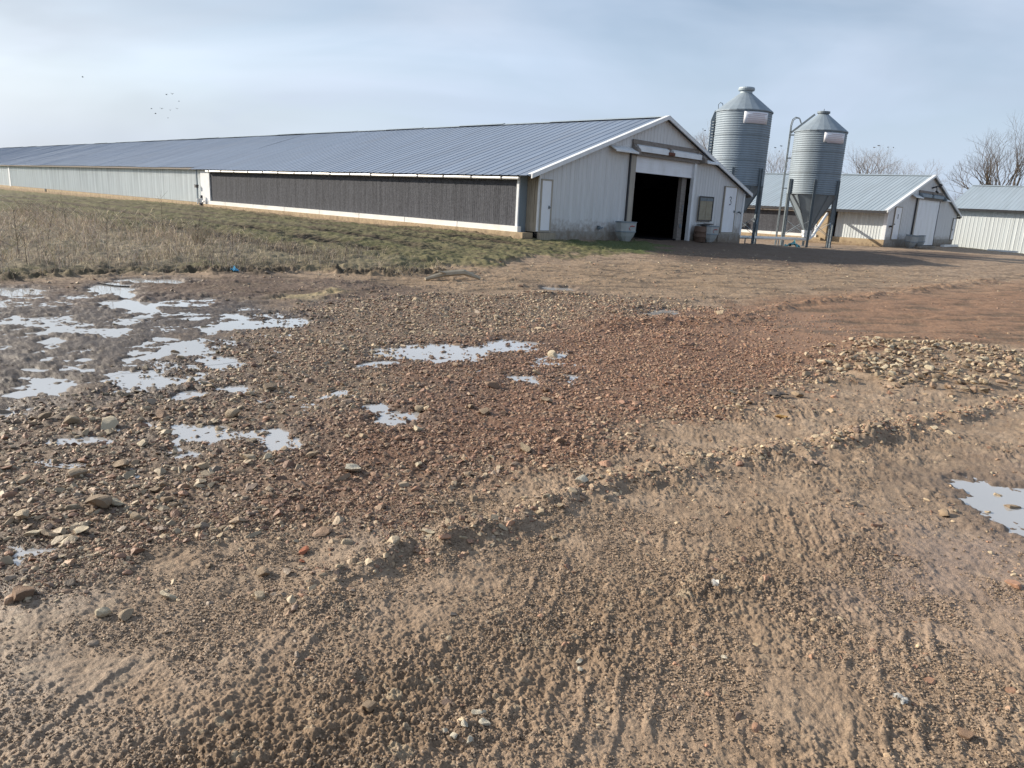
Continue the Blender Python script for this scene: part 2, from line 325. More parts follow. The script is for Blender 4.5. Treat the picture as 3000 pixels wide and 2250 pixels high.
PUD=[
  [ [(-6.82,10.58),(-6.74,10.39),(-6.73,10.21),(-6.8,10.07),(-6.92,9.98),(-7.09,9.95),(-7.28,9.99),(-7.46,10.1),(-7.61,10.25),(-7.7,10.43),(-7.73,10.62),(-7.67,10.78),(-7.54,10.89),(-7.36,10.92),(-7.15,10.87),(-6.96,10.75)] ],
  [ [(-4.74,9.73),(-4.69,9.55),(-4.71,9.4),(-4.8,9.31),(-4.95,9.27),(-5.13,9.3),(-5.32,9.4),(-5.49,9.55),(-5.63,9.72),(-5.7,9.91),(-5.69,10.07),(-5.6,10.18),(-5.44,10.22),(-5.25,10.18),(-5.04,10.07),(-4.86,9.91)],[(-5.96,11.36),(-5.89,11.17),(-5.87,11.0),(-5.91,10.86),(-5.99,10.79),(-6.11,10.78),(-6.25,10.85),(-6.39,10.97),(-6.51,11.14),(-6.59,11.33),(-6.62,11.52),(-6.59,11.66),(-6.51,11.75),(-6.38,11.75),(-6.23,11.68),(-6.08,11.54)],[(-5.51,10.62),(-5.45,10.46),(-5.42,10.32),(-5.43,10.21),(-5.48,10.16),(-5.55,10.17),(-5.65,10.23),(-5.75,10.34),(-5.85,10.49),(-5.92,10.65),(-5.96,10.8),(-5.95,10.91),(-5.9,10.97),(-5.82,10.96),(-5.71,10.89),(-5.61,10.77)] ],
  [ [(-5.48,12.3),(-5.49,12.2),(-5.57,12.11),(-5.73,12.04),(-5.94,12.0),(-6.16,12.01),(-6.37,12.05),(-6.54,12.12),(-6.63,12.21),(-6.64,12.31),(-6.56,12.4),(-6.4,12.47),(-6.18,12.51),(-5.95,12.51),(-5.73,12.46),(-5.57,12.39)],[(-5.77,12.59),(-5.75,12.52),(-5.75,12.45),(-5.78,12.39),(-5.82,12.35),(-5.88,12.35),(-5.94,12.37),(-5.99,12.41),(-6.04,12.48),(-6.06,12.56),(-6.06,12.63),(-6.04,12.69),(-5.99,12.73),(-5.94,12.73),(-5.87,12.71),(-5.82,12.66)] ],
  [ [(-2.56,9.29),(-2.57,9.11),(-2.67,8.88),(-2.85,8.66),(-3.06,8.46),(-3.29,8.33),(-3.49,8.26),(-3.65,8.27),(-3.74,8.36),(-3.76,8.52),(-3.68,8.73),(-3.53,8.96),(-3.31,9.17),(-3.07,9.34),(-2.83,9.42),(-2.66,9.41)],[(-3.43,8.48),(-3.41,8.38),(-3.41,8.29),(-3.45,8.22),(-3.5,8.18),(-3.58,8.18),(-3.66,8.22),(-3.73,8.28),(-3.78,8.37),(-3.81,8.47),(-3.81,8.57),(-3.77,8.64),(-3.71,8.68),(-3.64,8.69),(-3.56,8.65),(-3.48,8.57)] ],
  [ [(-3.04,7.37),(-3.01,7.25),(-3.02,7.14),(-3.07,7.06),(-3.15,7.01),(-3.25,7.01),(-3.35,7.05),(-3.45,7.14),(-3.52,7.25),(-3.56,7.37),(-3.55,7.49),(-3.51,7.58),(-3.42,7.63),(-3.32,7.63),(-3.2,7.58),(-3.11,7.49)],[(-3.35,7.09),(-3.34,7.0),(-3.35,6.89),(-3.4,6.77),(-3.46,6.67),(-3.54,6.6),(-3.62,6.57),(-3.69,6.57),(-3.74,6.62),(-3.76,6.71),(-3.75,6.81),(-3.71,6.93),(-3.65,7.04),(-3.57,7.12),(-3.48,7.16),(-3.4,7.15)],[(-2.49,6.76),(-2.46,6.63),(-2.48,6.52),(-2.54,6.44),(-2.62,6.4),(-2.72,6.4),(-2.83,6.44),(-2.92,6.53),(-2.99,6.64),(-3.02,6.76),(-3.01,6.88),(-2.96,6.97),(-2.87,7.02),(-2.76,7.02),(-2.65,6.97),(-2.55,6.88)],[(-3.0,6.15),(-2.97,6.04),(-2.97,5.93),(-3.0,5.83),(-3.06,5.76),(-3.13,5.73),(-3.21,5.73),(-3.29,5.78),(-3.35,5.86),(-3.39,5.97),(-3.4,6.08),(-3.37,6.19),(-3.32,6.27),(-3.24,6.31),(-3.15,6.3),(-3.07,6.25)],[(-2.5,6.13),(-2.48,6.04),(-2.49,5.96),(-2.54,5.9),(-2.6,5.87),(-2.68,5.87),(-2.76,5.9),(-2.83,5.96),(-2.89,6.04),(-2.91,6.13),(-2.9,6.21),(-2.86,6.28),(-2.79,6.31),(-2.71,6.31),(-2.62,6.27),(-2.55,6.21)],[(-3.57,7.83),(-3.56,7.75),(-3.57,7.66),(-3.61,7.56),(-3.66,7.48),(-3.72,7.41),(-3.78,7.38),(-3.83,7.38),(-3.87,7.42),(-3.89,7.49),(-3.88,7.57),(-3.85,7.67),(-3.8,7.76),(-3.73,7.83),(-3.67,7.87),(-3.61,7.87)] ],
  [ [(-2.22,5.83),(-2.22,5.81),(-2.23,5.78),(-2.26,5.76),(-2.3,5.75),(-2.34,5.75),(-2.38,5.75),(-2.41,5.77),(-2.43,5.79),(-2.43,5.81),(-2.41,5.84),(-2.39,5.86),(-2.35,5.87),(-2.3,5.88),(-2.26,5.87),(-2.23,5.85)],[(-2.4,5.7),(-2.4,5.67),(-2.41,5.64),(-2.43,5.61),(-2.46,5.58),(-2.5,5.56),(-2.53,5.55),(-2.56,5.56),(-2.57,5.58),(-2.58,5.61),(-2.57,5.64),(-2.55,5.68),(-2.52,5.7),(-2.48,5.72),(-2.45,5.73),(-2.42,5.72)] ],
  [ [(-0.14,7.83),(-0.19,7.65),(-0.33,7.49),(-0.54,7.35),(-0.79,7.26),(-1.03,7.23),(-1.25,7.26),(-1.41,7.35),(-1.49,7.49),(-1.47,7.66),(-1.35,7.84),(-1.14,7.99),(-0.88,8.1),(-0.61,8.14),(-0.37,8.1),(-0.2,7.99)],[(0.24,8.45),(0.21,8.27),(0.14,8.08),(0.05,7.92),(-0.06,7.81),(-0.17,7.76),(-0.26,7.77),(-0.33,7.84),(-0.35,7.98),(-0.34,8.15),(-0.28,8.33),(-0.19,8.51),(-0.08,8.64),(0.04,8.71),(0.15,8.69),(0.21,8.6)],[(-1.17,7.15),(-1.18,7.1),(-1.2,7.03),(-1.25,6.97),(-1.3,6.92),(-1.36,6.89),(-1.41,6.88),(-1.45,6.89),(-1.47,6.92),(-1.46,6.98),(-1.44,7.04),(-1.4,7.1),(-1.34,7.15),(-1.29,7.19),(-1.23,7.2),(-1.19,7.19)] ],
  [ [(0.31,6.68),(0.29,6.62),(0.25,6.56),(0.19,6.52),(0.12,6.49),(0.05,6.49),(-0.01,6.51),(-0.05,6.54),(-0.07,6.6),(-0.05,6.65),(-0.01,6.71),(0.05,6.76),(0.12,6.79),(0.19,6.79),(0.25,6.77),(0.29,6.73)],[(0.61,6.82),(0.59,6.76),(0.56,6.71),(0.52,6.68),(0.48,6.68),(0.44,6.7),(0.4,6.74),(0.38,6.8),(0.37,6.87),(0.38,6.93),(0.41,6.98),(0.45,7.01),(0.5,7.02),(0.54,6.99),(0.58,6.95),(0.6,6.88)] ],
  [ [(-0.86,5.66),(-0.87,5.6),(-0.89,5.54),(-0.93,5.47),(-0.99,5.42),(-1.04,5.39),(-1.09,5.38),(-1.13,5.39),(-1.15,5.42),(-1.15,5.48),(-1.12,5.54),(-1.08,5.61),(-1.03,5.67),(-0.97,5.7),(-0.92,5.72),(-0.88,5.7)],[(-0.7,5.26),(-0.7,5.22),(-0.74,5.2),(-0.78,5.18),(-0.85,5.19),(-0.91,5.2),(-0.97,5.23),(-1.01,5.27),(-1.03,5.31),(-1.03,5.35),(-1.0,5.38),(-0.94,5.4),(-0.88,5.39),(-0.81,5.37),(-0.76,5.34),(-0.72,5.3)] ],
  [ [(-1.37,4.6),(-1.37,4.54),(-1.39,4.5),(-1.43,4.47),(-1.48,4.47),(-1.55,4.49),(-1.61,4.53),(-1.66,4.58),(-1.69,4.64),(-1.7,4.7),(-1.69,4.75),(-1.64,4.78),(-1.58,4.78),(-1.52,4.76),(-1.45,4.72),(-1.4,4.66)] ],
  [ [(-2.41,4.39),(-2.41,4.37),(-2.44,4.35),(-2.5,4.35),(-2.57,4.35),(-2.65,4.37),(-2.72,4.39),(-2.78,4.41),(-2.81,4.44),(-2.81,4.46),(-2.78,4.48),(-2.72,4.48),(-2.64,4.48),(-2.56,4.46),(-2.49,4.44),(-2.43,4.41)],[(-2.34,4.48),(-2.34,4.45),(-2.35,4.43),(-2.39,4.43),(-2.44,4.46),(-2.5,4.49),(-2.57,4.54),(-2.62,4.6),(-2.65,4.65),(-2.66,4.68),(-2.65,4.7),(-2.61,4.69),(-2.55,4.67),(-2.49,4.63),(-2.43,4.58),(-2.37,4.52)] ],
  [ [(-2.04,4.41),(-2.04,4.39),(-2.04,4.36),(-2.05,4.35),(-2.07,4.34),(-2.09,4.34),(-2.12,4.35),(-2.14,4.37),(-2.15,4.39),(-2.16,4.42),(-2.16,4.44),(-2.15,4.46),(-2.13,4.47),(-2.11,4.46),(-2.08,4.45),(-2.06,4.43)],[(-2.43,4.8),(-2.42,4.78),(-2.43,4.76),(-2.44,4.75),(-2.45,4.74),(-2.47,4.74),(-2.49,4.75),(-2.51,4.76),(-2.53,4.78),(-2.53,4.8),(-2.53,4.82),(-2.52,4.83),(-2.5,4.84),(-2.48,4.84),(-2.46,4.83),(-2.44,4.81)],[(-1.91,4.59),(-1.9,4.54),(-1.92,4.51),(-1.97,4.51),(-2.03,4.52),(-2.11,4.56),(-2.18,4.61),(-2.24,4.67),(-2.28,4.73),(-2.29,4.78),(-2.27,4.82),(-2.23,4.83),(-2.16,4.81),(-2.08,4.77),(-2.0,4.71),(-1.95,4.65)] ],
  [ [(-3.37,5.0),(-3.34,4.92),(-3.32,4.84),(-3.33,4.77),(-3.35,4.71),(-3.39,4.67),(-3.44,4.66),(-3.49,4.68),(-3.53,4.72),(-3.56,4.79),(-3.58,4.87),(-3.58,4.95),(-3.56,5.01),(-3.52,5.06),(-3.47,5.07),(-3.42,5.05)],[(-3.68,5.38),(-3.67,5.35),(-3.68,5.32),(-3.71,5.29),(-3.76,5.28),(-3.81,5.27),(-3.87,5.28),(-3.92,5.3),(-3.95,5.33),(-3.96,5.36),(-3.95,5.4),(-3.92,5.42),(-3.87,5.44),(-3.81,5.44),(-3.76,5.43),(-3.71,5.41)] ],
  [ [(-4.01,6.11),(-3.99,6.08),(-3.99,6.04),(-4.01,6.02),(-4.03,6.01),(-4.07,6.01),(-4.11,6.02),(-4.14,6.04),(-4.17,6.07),(-4.18,6.1),(-4.18,6.14),(-4.17,6.16),(-4.14,6.17),(-4.11,6.18),(-4.07,6.16),(-4.03,6.14)],[(-3.87,6.54),(-3.83,6.46),(-3.82,6.38),(-3.82,6.29),(-3.83,6.22),(-3.86,6.18),(-3.9,6.16),(-3.94,6.18),(-3.98,6.22),(-4.02,6.29),(-4.03,6.38),(-4.04,6.47),(-4.02,6.54),(-3.99,6.59),(-3.95,6.61),(-3.91,6.59)],[(-3.45,5.6),(-3.43,5.55),(-3.44,5.5),(-3.47,5.46),(-3.53,5.44),(-3.59,5.44),(-3.65,5.45),(-3.71,5.49),(-3.76,5.54),(-3.78,5.59),(-3.77,5.64),(-3.74,5.68),(-3.69,5.7),(-3.62,5.71),(-3.56,5.69),(-3.5,5.65)],[(-3.74,5.85),(-3.73,5.82),(-3.73,5.79),(-3.73,5.77),(-3.75,5.76),(-3.78,5.77),(-3.8,5.78),(-3.83,5.8),(-3.85,5.83),(-3.87,5.86),(-3.87,5.89),(-3.87,5.91),(-3.85,5.92),(-3.82,5.92),(-3.79,5.9),(-3.77,5.88)] ],
  [ [(3.12,3.91),(3.03,3.82),(2.93,3.76),(2.84,3.76),(2.76,3.8),(2.71,3.88),(2.69,4.0),(2.71,4.14),(2.76,4.28),(2.86,4.4),(2.97,4.47),(3.08,4.48),(3.16,4.43),(3.22,4.32),(3.22,4.19),(3.19,4.04)] ],
  [ [(2.65,11.87),(2.58,11.68),(2.48,11.5),(2.35,11.35),(2.21,11.25),(2.08,11.22),(1.99,11.25),(1.94,11.35),(1.94,11.51),(1.99,11.69),(2.09,11.87),(2.23,12.04),(2.37,12.15),(2.51,12.18),(2.61,12.14),(2.66,12.03)] ],
  [ [(1.14,13.82),(1.1,13.68),(1.03,13.59),(0.92,13.54),(0.8,13.56),(0.69,13.63),(0.59,13.75),(0.53,13.89),(0.51,14.05),(0.53,14.19),(0.61,14.29),(0.72,14.34),(0.84,14.33),(0.97,14.25),(1.06,14.13),(1.12,13.98)] ],
  [ [(-0.36,6.28),(-0.37,6.23),(-0.39,6.18),(-0.42,6.12),(-0.45,6.07),(-0.49,6.04),(-0.52,6.03),(-0.55,6.04),(-0.56,6.06),(-0.55,6.11),(-0.54,6.16),(-0.51,6.22),(-0.47,6.27),(-0.43,6.3),(-0.4,6.32),(-0.37,6.31)] ],
  [ [(-4.34,7.96),(-4.33,7.94),(-4.34,7.91),(-4.36,7.88),(-4.39,7.87),(-4.42,7.86),(-4.46,7.87),(-4.49,7.89),(-4.51,7.91),(-4.52,7.94),(-4.51,7.97),(-4.49,7.99),(-4.46,8.01),(-4.42,8.01),(-4.39,8.0),(-4.36,7.99)],[(-3.74,6.62),(-3.73,6.59),(-3.73,6.56),(-3.74,6.54),(-3.76,6.52),(-3.79,6.53),(-3.82,6.54),(-3.84,6.56),(-3.87,6.59),(-3.88,6.63),(-3.88,6.66),(-3.87,6.68),(-3.85,6.69),(-3.82,6.69),(-3.79,6.68),(-3.76,6.66)] ],
  [ [(-2.1,2.86),(-2.09,2.84),(-2.09,2.83),(-2.1,2.82),(-2.12,2.82),(-2.13,2.82),(-2.15,2.83),(-2.17,2.84),(-2.18,2.85),(-2.19,2.86),(-2.19,2.87),(-2.18,2.88),(-2.16,2.89),(-2.15,2.89),(-2.13,2.88),(-2.11,2.87)] ],
  [ [(-4.59,7.44),(-4.58,7.39),(-4.59,7.32),(-4.62,7.24),(-4.67,7.16),(-4.73,7.11),(-4.78,7.07),(-4.83,7.07),(-4.87,7.09),(-4.88,7.14),(-4.87,7.21),(-4.84,7.29),(-4.8,7.37),(-4.74,7.43),(-4.68,7.47),(-4.62,7.47)],[(-4.6,8.13),(-4.59,8.09),(-4.59,8.04),(-4.61,7.98),(-4.64,7.93),(-4.68,7.89),(-4.71,7.87),(-4.75,7.87),(-4.77,7.89),(-4.78,7.93),(-4.78,7.98),(-4.76,8.04),(-4.73,8.09),(-4.69,8.13),(-4.66,8.15),(-4.62,8.15)] ],
]
REG=dict(
  gravel=[(-4.15,4.74),(-3.7,5.09),(-3.22,5.81),(-3.13,6.95),(-3.24,8.51),(-3.21,9.91),(-2.25,11.7),(-0.39,13.08),(1.76,13.24),(3.23,12.92),(4.78,13.07),(5.12,11.06),(3.92,8.34),(2.96,6.74),(1.33,5.46),(0.48,4.61),(-0.26,3.92),(-0.79,3.28),(-1.24,3.15),(-1.57,2.85),(-1.99,2.61),(-2.47,2.39),(-3.51,3.18)],
  red=[(-0.03,8.98),(2.07,11.39),(5.23,14.35),(14.65,20.1),(10.61,12.75),(5.34,9.53),(3.13,7.8),(2.2,6.58),(1.08,5.5),(-0.37,4.06),(-0.98,3.67),(-1.42,4.2),(-1.16,5.38),(-1.05,7.3)],
  sandred=[(3.65,12.28),(7.61,16.75),(21.02,27.31),(9.91,11.88),(5.49,9.8),(3.66,8.66),(2.75,9.07)],
  darkmud=[(-7.82,9.18),(-7.41,10.46),(-6.03,10.62),(-3.24,11.32),(-2.91,9.41),(-2.94,6.83),(-3.06,5.51),(-3.34,4.56),(-3.86,4.13)],
  midmud=[(-4.08,14.29),(-0.93,17.09),(4.71,21.34),(13.78,25.47),(9.52,19.1),(4.55,14.33),(-0.09,13.43),(-3.14,10.97)],
  chute=[(4.15,29.54),(11.4,43.3),(11.94,33.66),(24.02,44.78),(26.88,42.8),(15.22,28.21),(8.22,22.94),(4.84,21.95),(3.7,24.55)],
  pile=[(3.57,8.26),(4.49,9.42),(5.49,9.8),(6.24,9.54),(6.58,8.98),(5.84,7.92),(4.93,7.42),(4.2,6.99),(3.68,7.02),(3.37,7.23)],
  pile2=[(2.88,7.12),(3.31,6.94),(4.26,6.87),(5.55,7.55),(4.94,6.52),(3.75,5.98),(2.81,5.82),(2.67,6.32)],
  grass=[(-9.63,8.46),(-8.06,11.4),(-7.22,12.26),(-5.71,13.44),(-4.41,14.31),(-3.48,14.57),(-2.61,14.62),(-1.58,15.76),(-0.64,17.83),(1.78,21.49),(4.69,25.03),(5.71,28.55),(4.6,29.84),(1.21,26.91),(0.36,25.81),(-7.65,32.09),(-20.09,47.29),(-52.77,76.24),(-117.4,106.76)],
  weeds=[(-10.13,8.91),(-8.61,12.21),(-7.37,13.06),(-6.05,14.25),(-4.15,14.55),(-2.73,14.91),(-2.85,16.81),(-4.29,17.96),(-7.16,19.01),(-9.07,20.57),(-10.15,19.72),(-13.57,23.31),(-18.17,26.12),(-23.77,24.48),(-16.06,14.35)],
  bankf=[(-9.63,8.46),(-8.06,11.4),(-7.22,12.26),(-5.71,13.44),(-4.41,14.31),(-3.48,14.57),(-2.61,14.62),(-1.58,15.76)],
  wetR=[(1.83,3.58),(3.03,4.54),(4.02,4.81),(2.96,3.2),(1.85,2.67),(1.47,2.76),(1.47,3.11)],
  wetL=[(-2.51,2.58),(-1.94,2.54),(-1.51,2.74),(-1.05,3.07),(-0.53,3.2),(-0.61,2.83),(-0.98,2.46),(-1.09,2.14),(-1.29,1.89),(-1.78,1.74)],
  leftmud=[(-9.16,9.69),(-7.86,11.12),(-6.86,12.12),(-3.91,13.7),(-2.35,13.87),(-1.57,12.83),(-1.93,11.43),(-3.09,10.8),(-4.34,10.16),(-5.38,9.45),(-7.73,8.58)],
  straw=[(-3.91,10.68),(-3.56,11.51),(-2.76,12.26),(-2.82,11.8),(-3.3,10.98)],
)
LIN=dict(
  w1=[(-0.78,2.65),(-0.62,2.89),(-0.29,3.22),(0.22,3.64),(0.86,4.23),(1.76,4.74),(2.56,5.24),(3.32,5.72),(4.83,6.73),(5.93,7.34)],
  w2=[(2.33,10.36),(3.37,11.3),(4.78,13.07),(8.23,16.43),(13.59,21.71),(19.32,27.57)],
  w3=[(-0.41,12.09),(0.28,12.77),(0.88,12.91)],
  w4=[(1.11,9.85),(2.19,10.61),(3.28,10.95),(3.96,11.49)],
  dk=[(-1.16,1.68),(-0.61,2.04),(0.05,2.42),(0.79,2.88),(1.46,3.31),(1.74,3.57)],
  t1=[(-1.56,1.6),(-1.02,1.98),(-0.56,2.3),(0.05,2.68),(0.85,3.17),(1.68,3.65),(3.65,4.63)],
  t2=[(-0.22,1.69),(0.27,1.96),(0.68,2.14),(1.2,2.29),(1.7,2.41),(2.34,2.59)],
  t3=[(-1.04,3.57),(-0.47,4.05),(0.36,4.6),(1.28,5.19),(2.69,6.21)],
  t4=[(-1.98,2.1),(-1.62,2.25),(-1.26,2.5),(-0.89,2.8)],
  t5=[(-3.08,12.9),(-0.12,15.84),(4.26,19.22),(12.14,24.5)],
  t6=[(-4.55,9.59),(-2.75,11.5),(-0.74,13.89),(2.95,16.69)],
  t7=[(-6.28,8.82),(-5.53,9.72),(-4.47,10.47),(-3.34,11.68)],
  t8=[(-5.56,7.79),(-4.56,8.34),(-3.89,9.08)],
)
ROCKS = [(0.43,7.86,0.317),(0.23,6.91,0.148),(0.22,6.65,0.127),(-0.17,6.2,0.223),(0.3,6.19,0.164),(-0.32,5.53,0.214),(-0.19,5.37,0.248),(-0.7,5.46,0.173),(-0.64,5.41,0.185),(0.29,5.81,0.196),(1.5,7.34,0.142),(0.11,4.54,0.201),(-1.09,4.7,0.095),(-0.98,4.68,0.141),(-0.64,4.87,0.144),(-0.87,4.78,0.131),(1.5,11.13,0.264),(-0.51,9.16,0.195),(0.7,5.08,0.112),(0.61,5.15,0.088),(-3.35,7.09,0.223),(-2.45,4.95,0.254),(-1.99,5.06,0.211),(-2.4,5.13,0.15),(-2.69,4.68,0.288),(-3.18,4.79,0.194),(-2.97,4.72,0.229),(-3.17,4.63,0.122),(-2.3,4.37,0.193),(-1.47,4.25,0.155),(-1.21,4.29,0.165),(-1.32,4.42,0.125),(-1.97,5.81,0.236),(-2.65,5.08,0.152),(-2.61,7.41,0.168),(3.44,7.99,0.288),(3.01,7.37,0.226),(3.72,7.7,0.303),(2.59,6.46,0.249),(1.89,5.88,0.193),(2.16,5.66,0.175),(3.15,7.21,0.205),(5.97,8.49,0.342),(3.22,11.56,0.309),(3.35,5.58,0.171),(1.62,4.82,0.149),(-2.05,3.42,0.26),(-1.98,3.45,0.139),(-1.96,3.1,0.121),(-2.07,3.06,0.14),(-2.3,3.22,0.139),(-2.15,3.07,0.133),(-2.4,3.82,0.178),(-2.24,3.99,0.18),(-2.6,3.7,0.156),(-1.87,3.64,0.133),(-1.75,3.53,0.109),(-1.8,3.31,0.086),(-1.79,4.03,0.131),(-1.84,2.52,0.163),(-1.32,2.61,0.116),(-1.4,2.44,0.113),(-0.9,3.05,0.116),(-0.9,2.98,0.052),(-1.02,2.83,0.119),(-1.49,2.45,0.114),(-1.27,2.88,0.082),(-0.93,4.08,0.198),(-0.55,4.22,0.137),(-0.18,3.72,0.104),(0.43,4.0,0.151),(0.16,3.66,0.102),(0.19,3.59,0.101),(0.29,3.65,0.074),(-0.36,3.22,0.126),(-0.27,3.29,0.111),(-0.21,3.45,0.071),(0.1,4.57,0.135),(-0.28,4.35,0.086),(-0.11,4.42,0.098),(-0.05,1.97,0.071),(-0.03,1.93,0.058),(-0.09,1.91,0.058),(0.29,2.31,0.053),(-0.39,1.96,0.089),(-0.07,1.85,0.051),(-0.12,1.86,0.057),(-0.15,1.89,0.046),(0.29,2.26,0.045),(1.5,2.02,0.097),(2.81,4.0,0.108),(3.01,4.1,0.173),(3.04,4.28,0.102),(2.5,3.9,0.114),(0.82,2.36,0.041),(1.7,2.04,0.086)]

PLEV = [float(np.mean([T(*np.mean(e, 0)) for e in P])) for P in PUD]
BU = np.array([0.68891, 0.72485]); BV = np.array([-0.72485, 0.68891]); BO = np.array([0.608, 26.142])
def regions(x, y):
    w1 = fbm(x, y, 1.1, 4, .55, 3); w2 = fbm(x, y, .35, 3, .6, 9)
    g = {}
    g['w1'], g['w2'] = w1, w2
    wob = w1*.35+w2*.12
    g['gravel'] = pmask(x, y, REG['gravel'], .30, wob)
    g['red'] = pmask(x, y, REG['red'], .6, wob*1.6)
    g['sandred'] = pmask(x, y, REG['sandred'], .8, wob*1.5)
    g['darkmud'] = pmask(x, y, REG['darkmud'], .7, wob*1.5)
    g['midmud'] = pmask(x, y, REG['midmud'], 1.0, wob*2)
    g['chute'] = pmask(x, y, REG['chute'], 1.0, wob*2)
    g['pile'] = pmask(x, y, REG['pile'], .40, wob*.9)
    g['pile2'] = pmask(x, y, REG['pile2'], .4, wob*.6)
    g['grass'] = pmask(x, y, REG['grass'], .35, wob*2.0)
    g['weeds'] = pmask(x, y, REG['weeds'], .6, wob*1.5)
    g['wetR'] = pmask(x, y, REG['wetR'], .5, wob)
    g['wetL'] = pmask(x, y, REG['wetL'], .35, wob)
    g['dk'] = np.exp(-((pline(x, y, LIN['dk'], 1.2)[1]+w1*.25)/.3)**2)
    g['trk'] = np.maximum(np.exp(-((pline(x, y, LIN['t1'], 1.2)[1]+w1*.1)/.34)**2), np.exp(-((pline(x, y, LIN['t2'], 1.2)[1]+w1*.1)/.3)**2))
    g['leftmud'] = pmask(x, y, REG['leftmud'], .6, wob*1.5)
    g['straw'] = pmask(x, y, REG['straw'], .25, wob*.8)
    far = (np.hypot(x, y) > 40); g['grass'] = np.where(far & (x*BU[0]+y*BU[1]-BO@BU < 0), 1, g['grass'])
    g['grass'] = np.maximum(g['grass'], sm(np.hypot(x, y), 62, 80))
    b = np.abs(pline(x, y, REG['bankf'], 3.0)[1]); g['bank'] = b
    for k in ('w1', 'w2', 'w3', 'w4'):
        S, C = pline(x, y, LIN[k], 1.0); wid = {'w1': .13, 'w2': .22, 'w3': .3, 'w4': .25}[k]
        g['ridge_'+k] = np.exp(-((C+w1*.08)/wid)**2)*np.clip(.75+w1*.5, .2, 1.2)
    g['ridge'] = np.maximum.reduce([g['ridge_'+k] for k in ('w1', 'w2', 'w3', 'w4')])
    pm = np.zeros(len(x), np.float32); lm = np.zeros(len(x), np.float32); pd = np.zeros(len(x), np.float32); lv = np.zeros(len(x), np.float32)
    for P, l in zip(PUD, PLEV):
        for e in P:
            q = pmask(x, y, e, .28, w1*.11+w2*.12+.26); up = q > pm; pm = np.where(up, q, pm); lm = np.where(up, l, lm)
            q = pmask(x, y, e, .15, w1*.13+w2*.19+.03-.03*g['gravel']); up = q > pd; pd = np.where(up, q, pd); lv = np.where(up, l, lv)
    dm = g['darkmud']*np.clip(.55+.5*w1+.4*w2, 0, .9); up = dm > pd; pd = np.where(up, dm, pd); lv = np.where(up, 0., lv)
    g['pud'], g['lev'], g['moist'], g['mlev'] = pd, lv, pm, lm
    return g
def mixc(c, col, f): return c*(1-f[:, None])+np.array(col, np.float32)*f[:, None]
def ruts(x, y):
    u = (x-BO[0])*BU[0]+(y-BO[1])*BU[1]; v = (x-BO[0])*BV[0]+(y-BO[1])*BV[1]
    rut = np.zeros_like(x)
    for u0, bend in ((-2.3, .02), (-4.3, .03), (-6.2, .06), (-8.3, .06), (-10.3, .05)):
        cc = u-u0-bend*v*.35+.25*fbm(v, v*0+u0, 6., 2, .5, 81); rr = np.exp(-(cc/.50)**2)*sm(v, -5, 0)*sm(60-v, 0, 20)*np.clip(.85+.9*fbm(x, y, 1.6, 2, .5, 85), .0, 1)
        rut = np.maximum(rut, rr)
    return u, v, rut
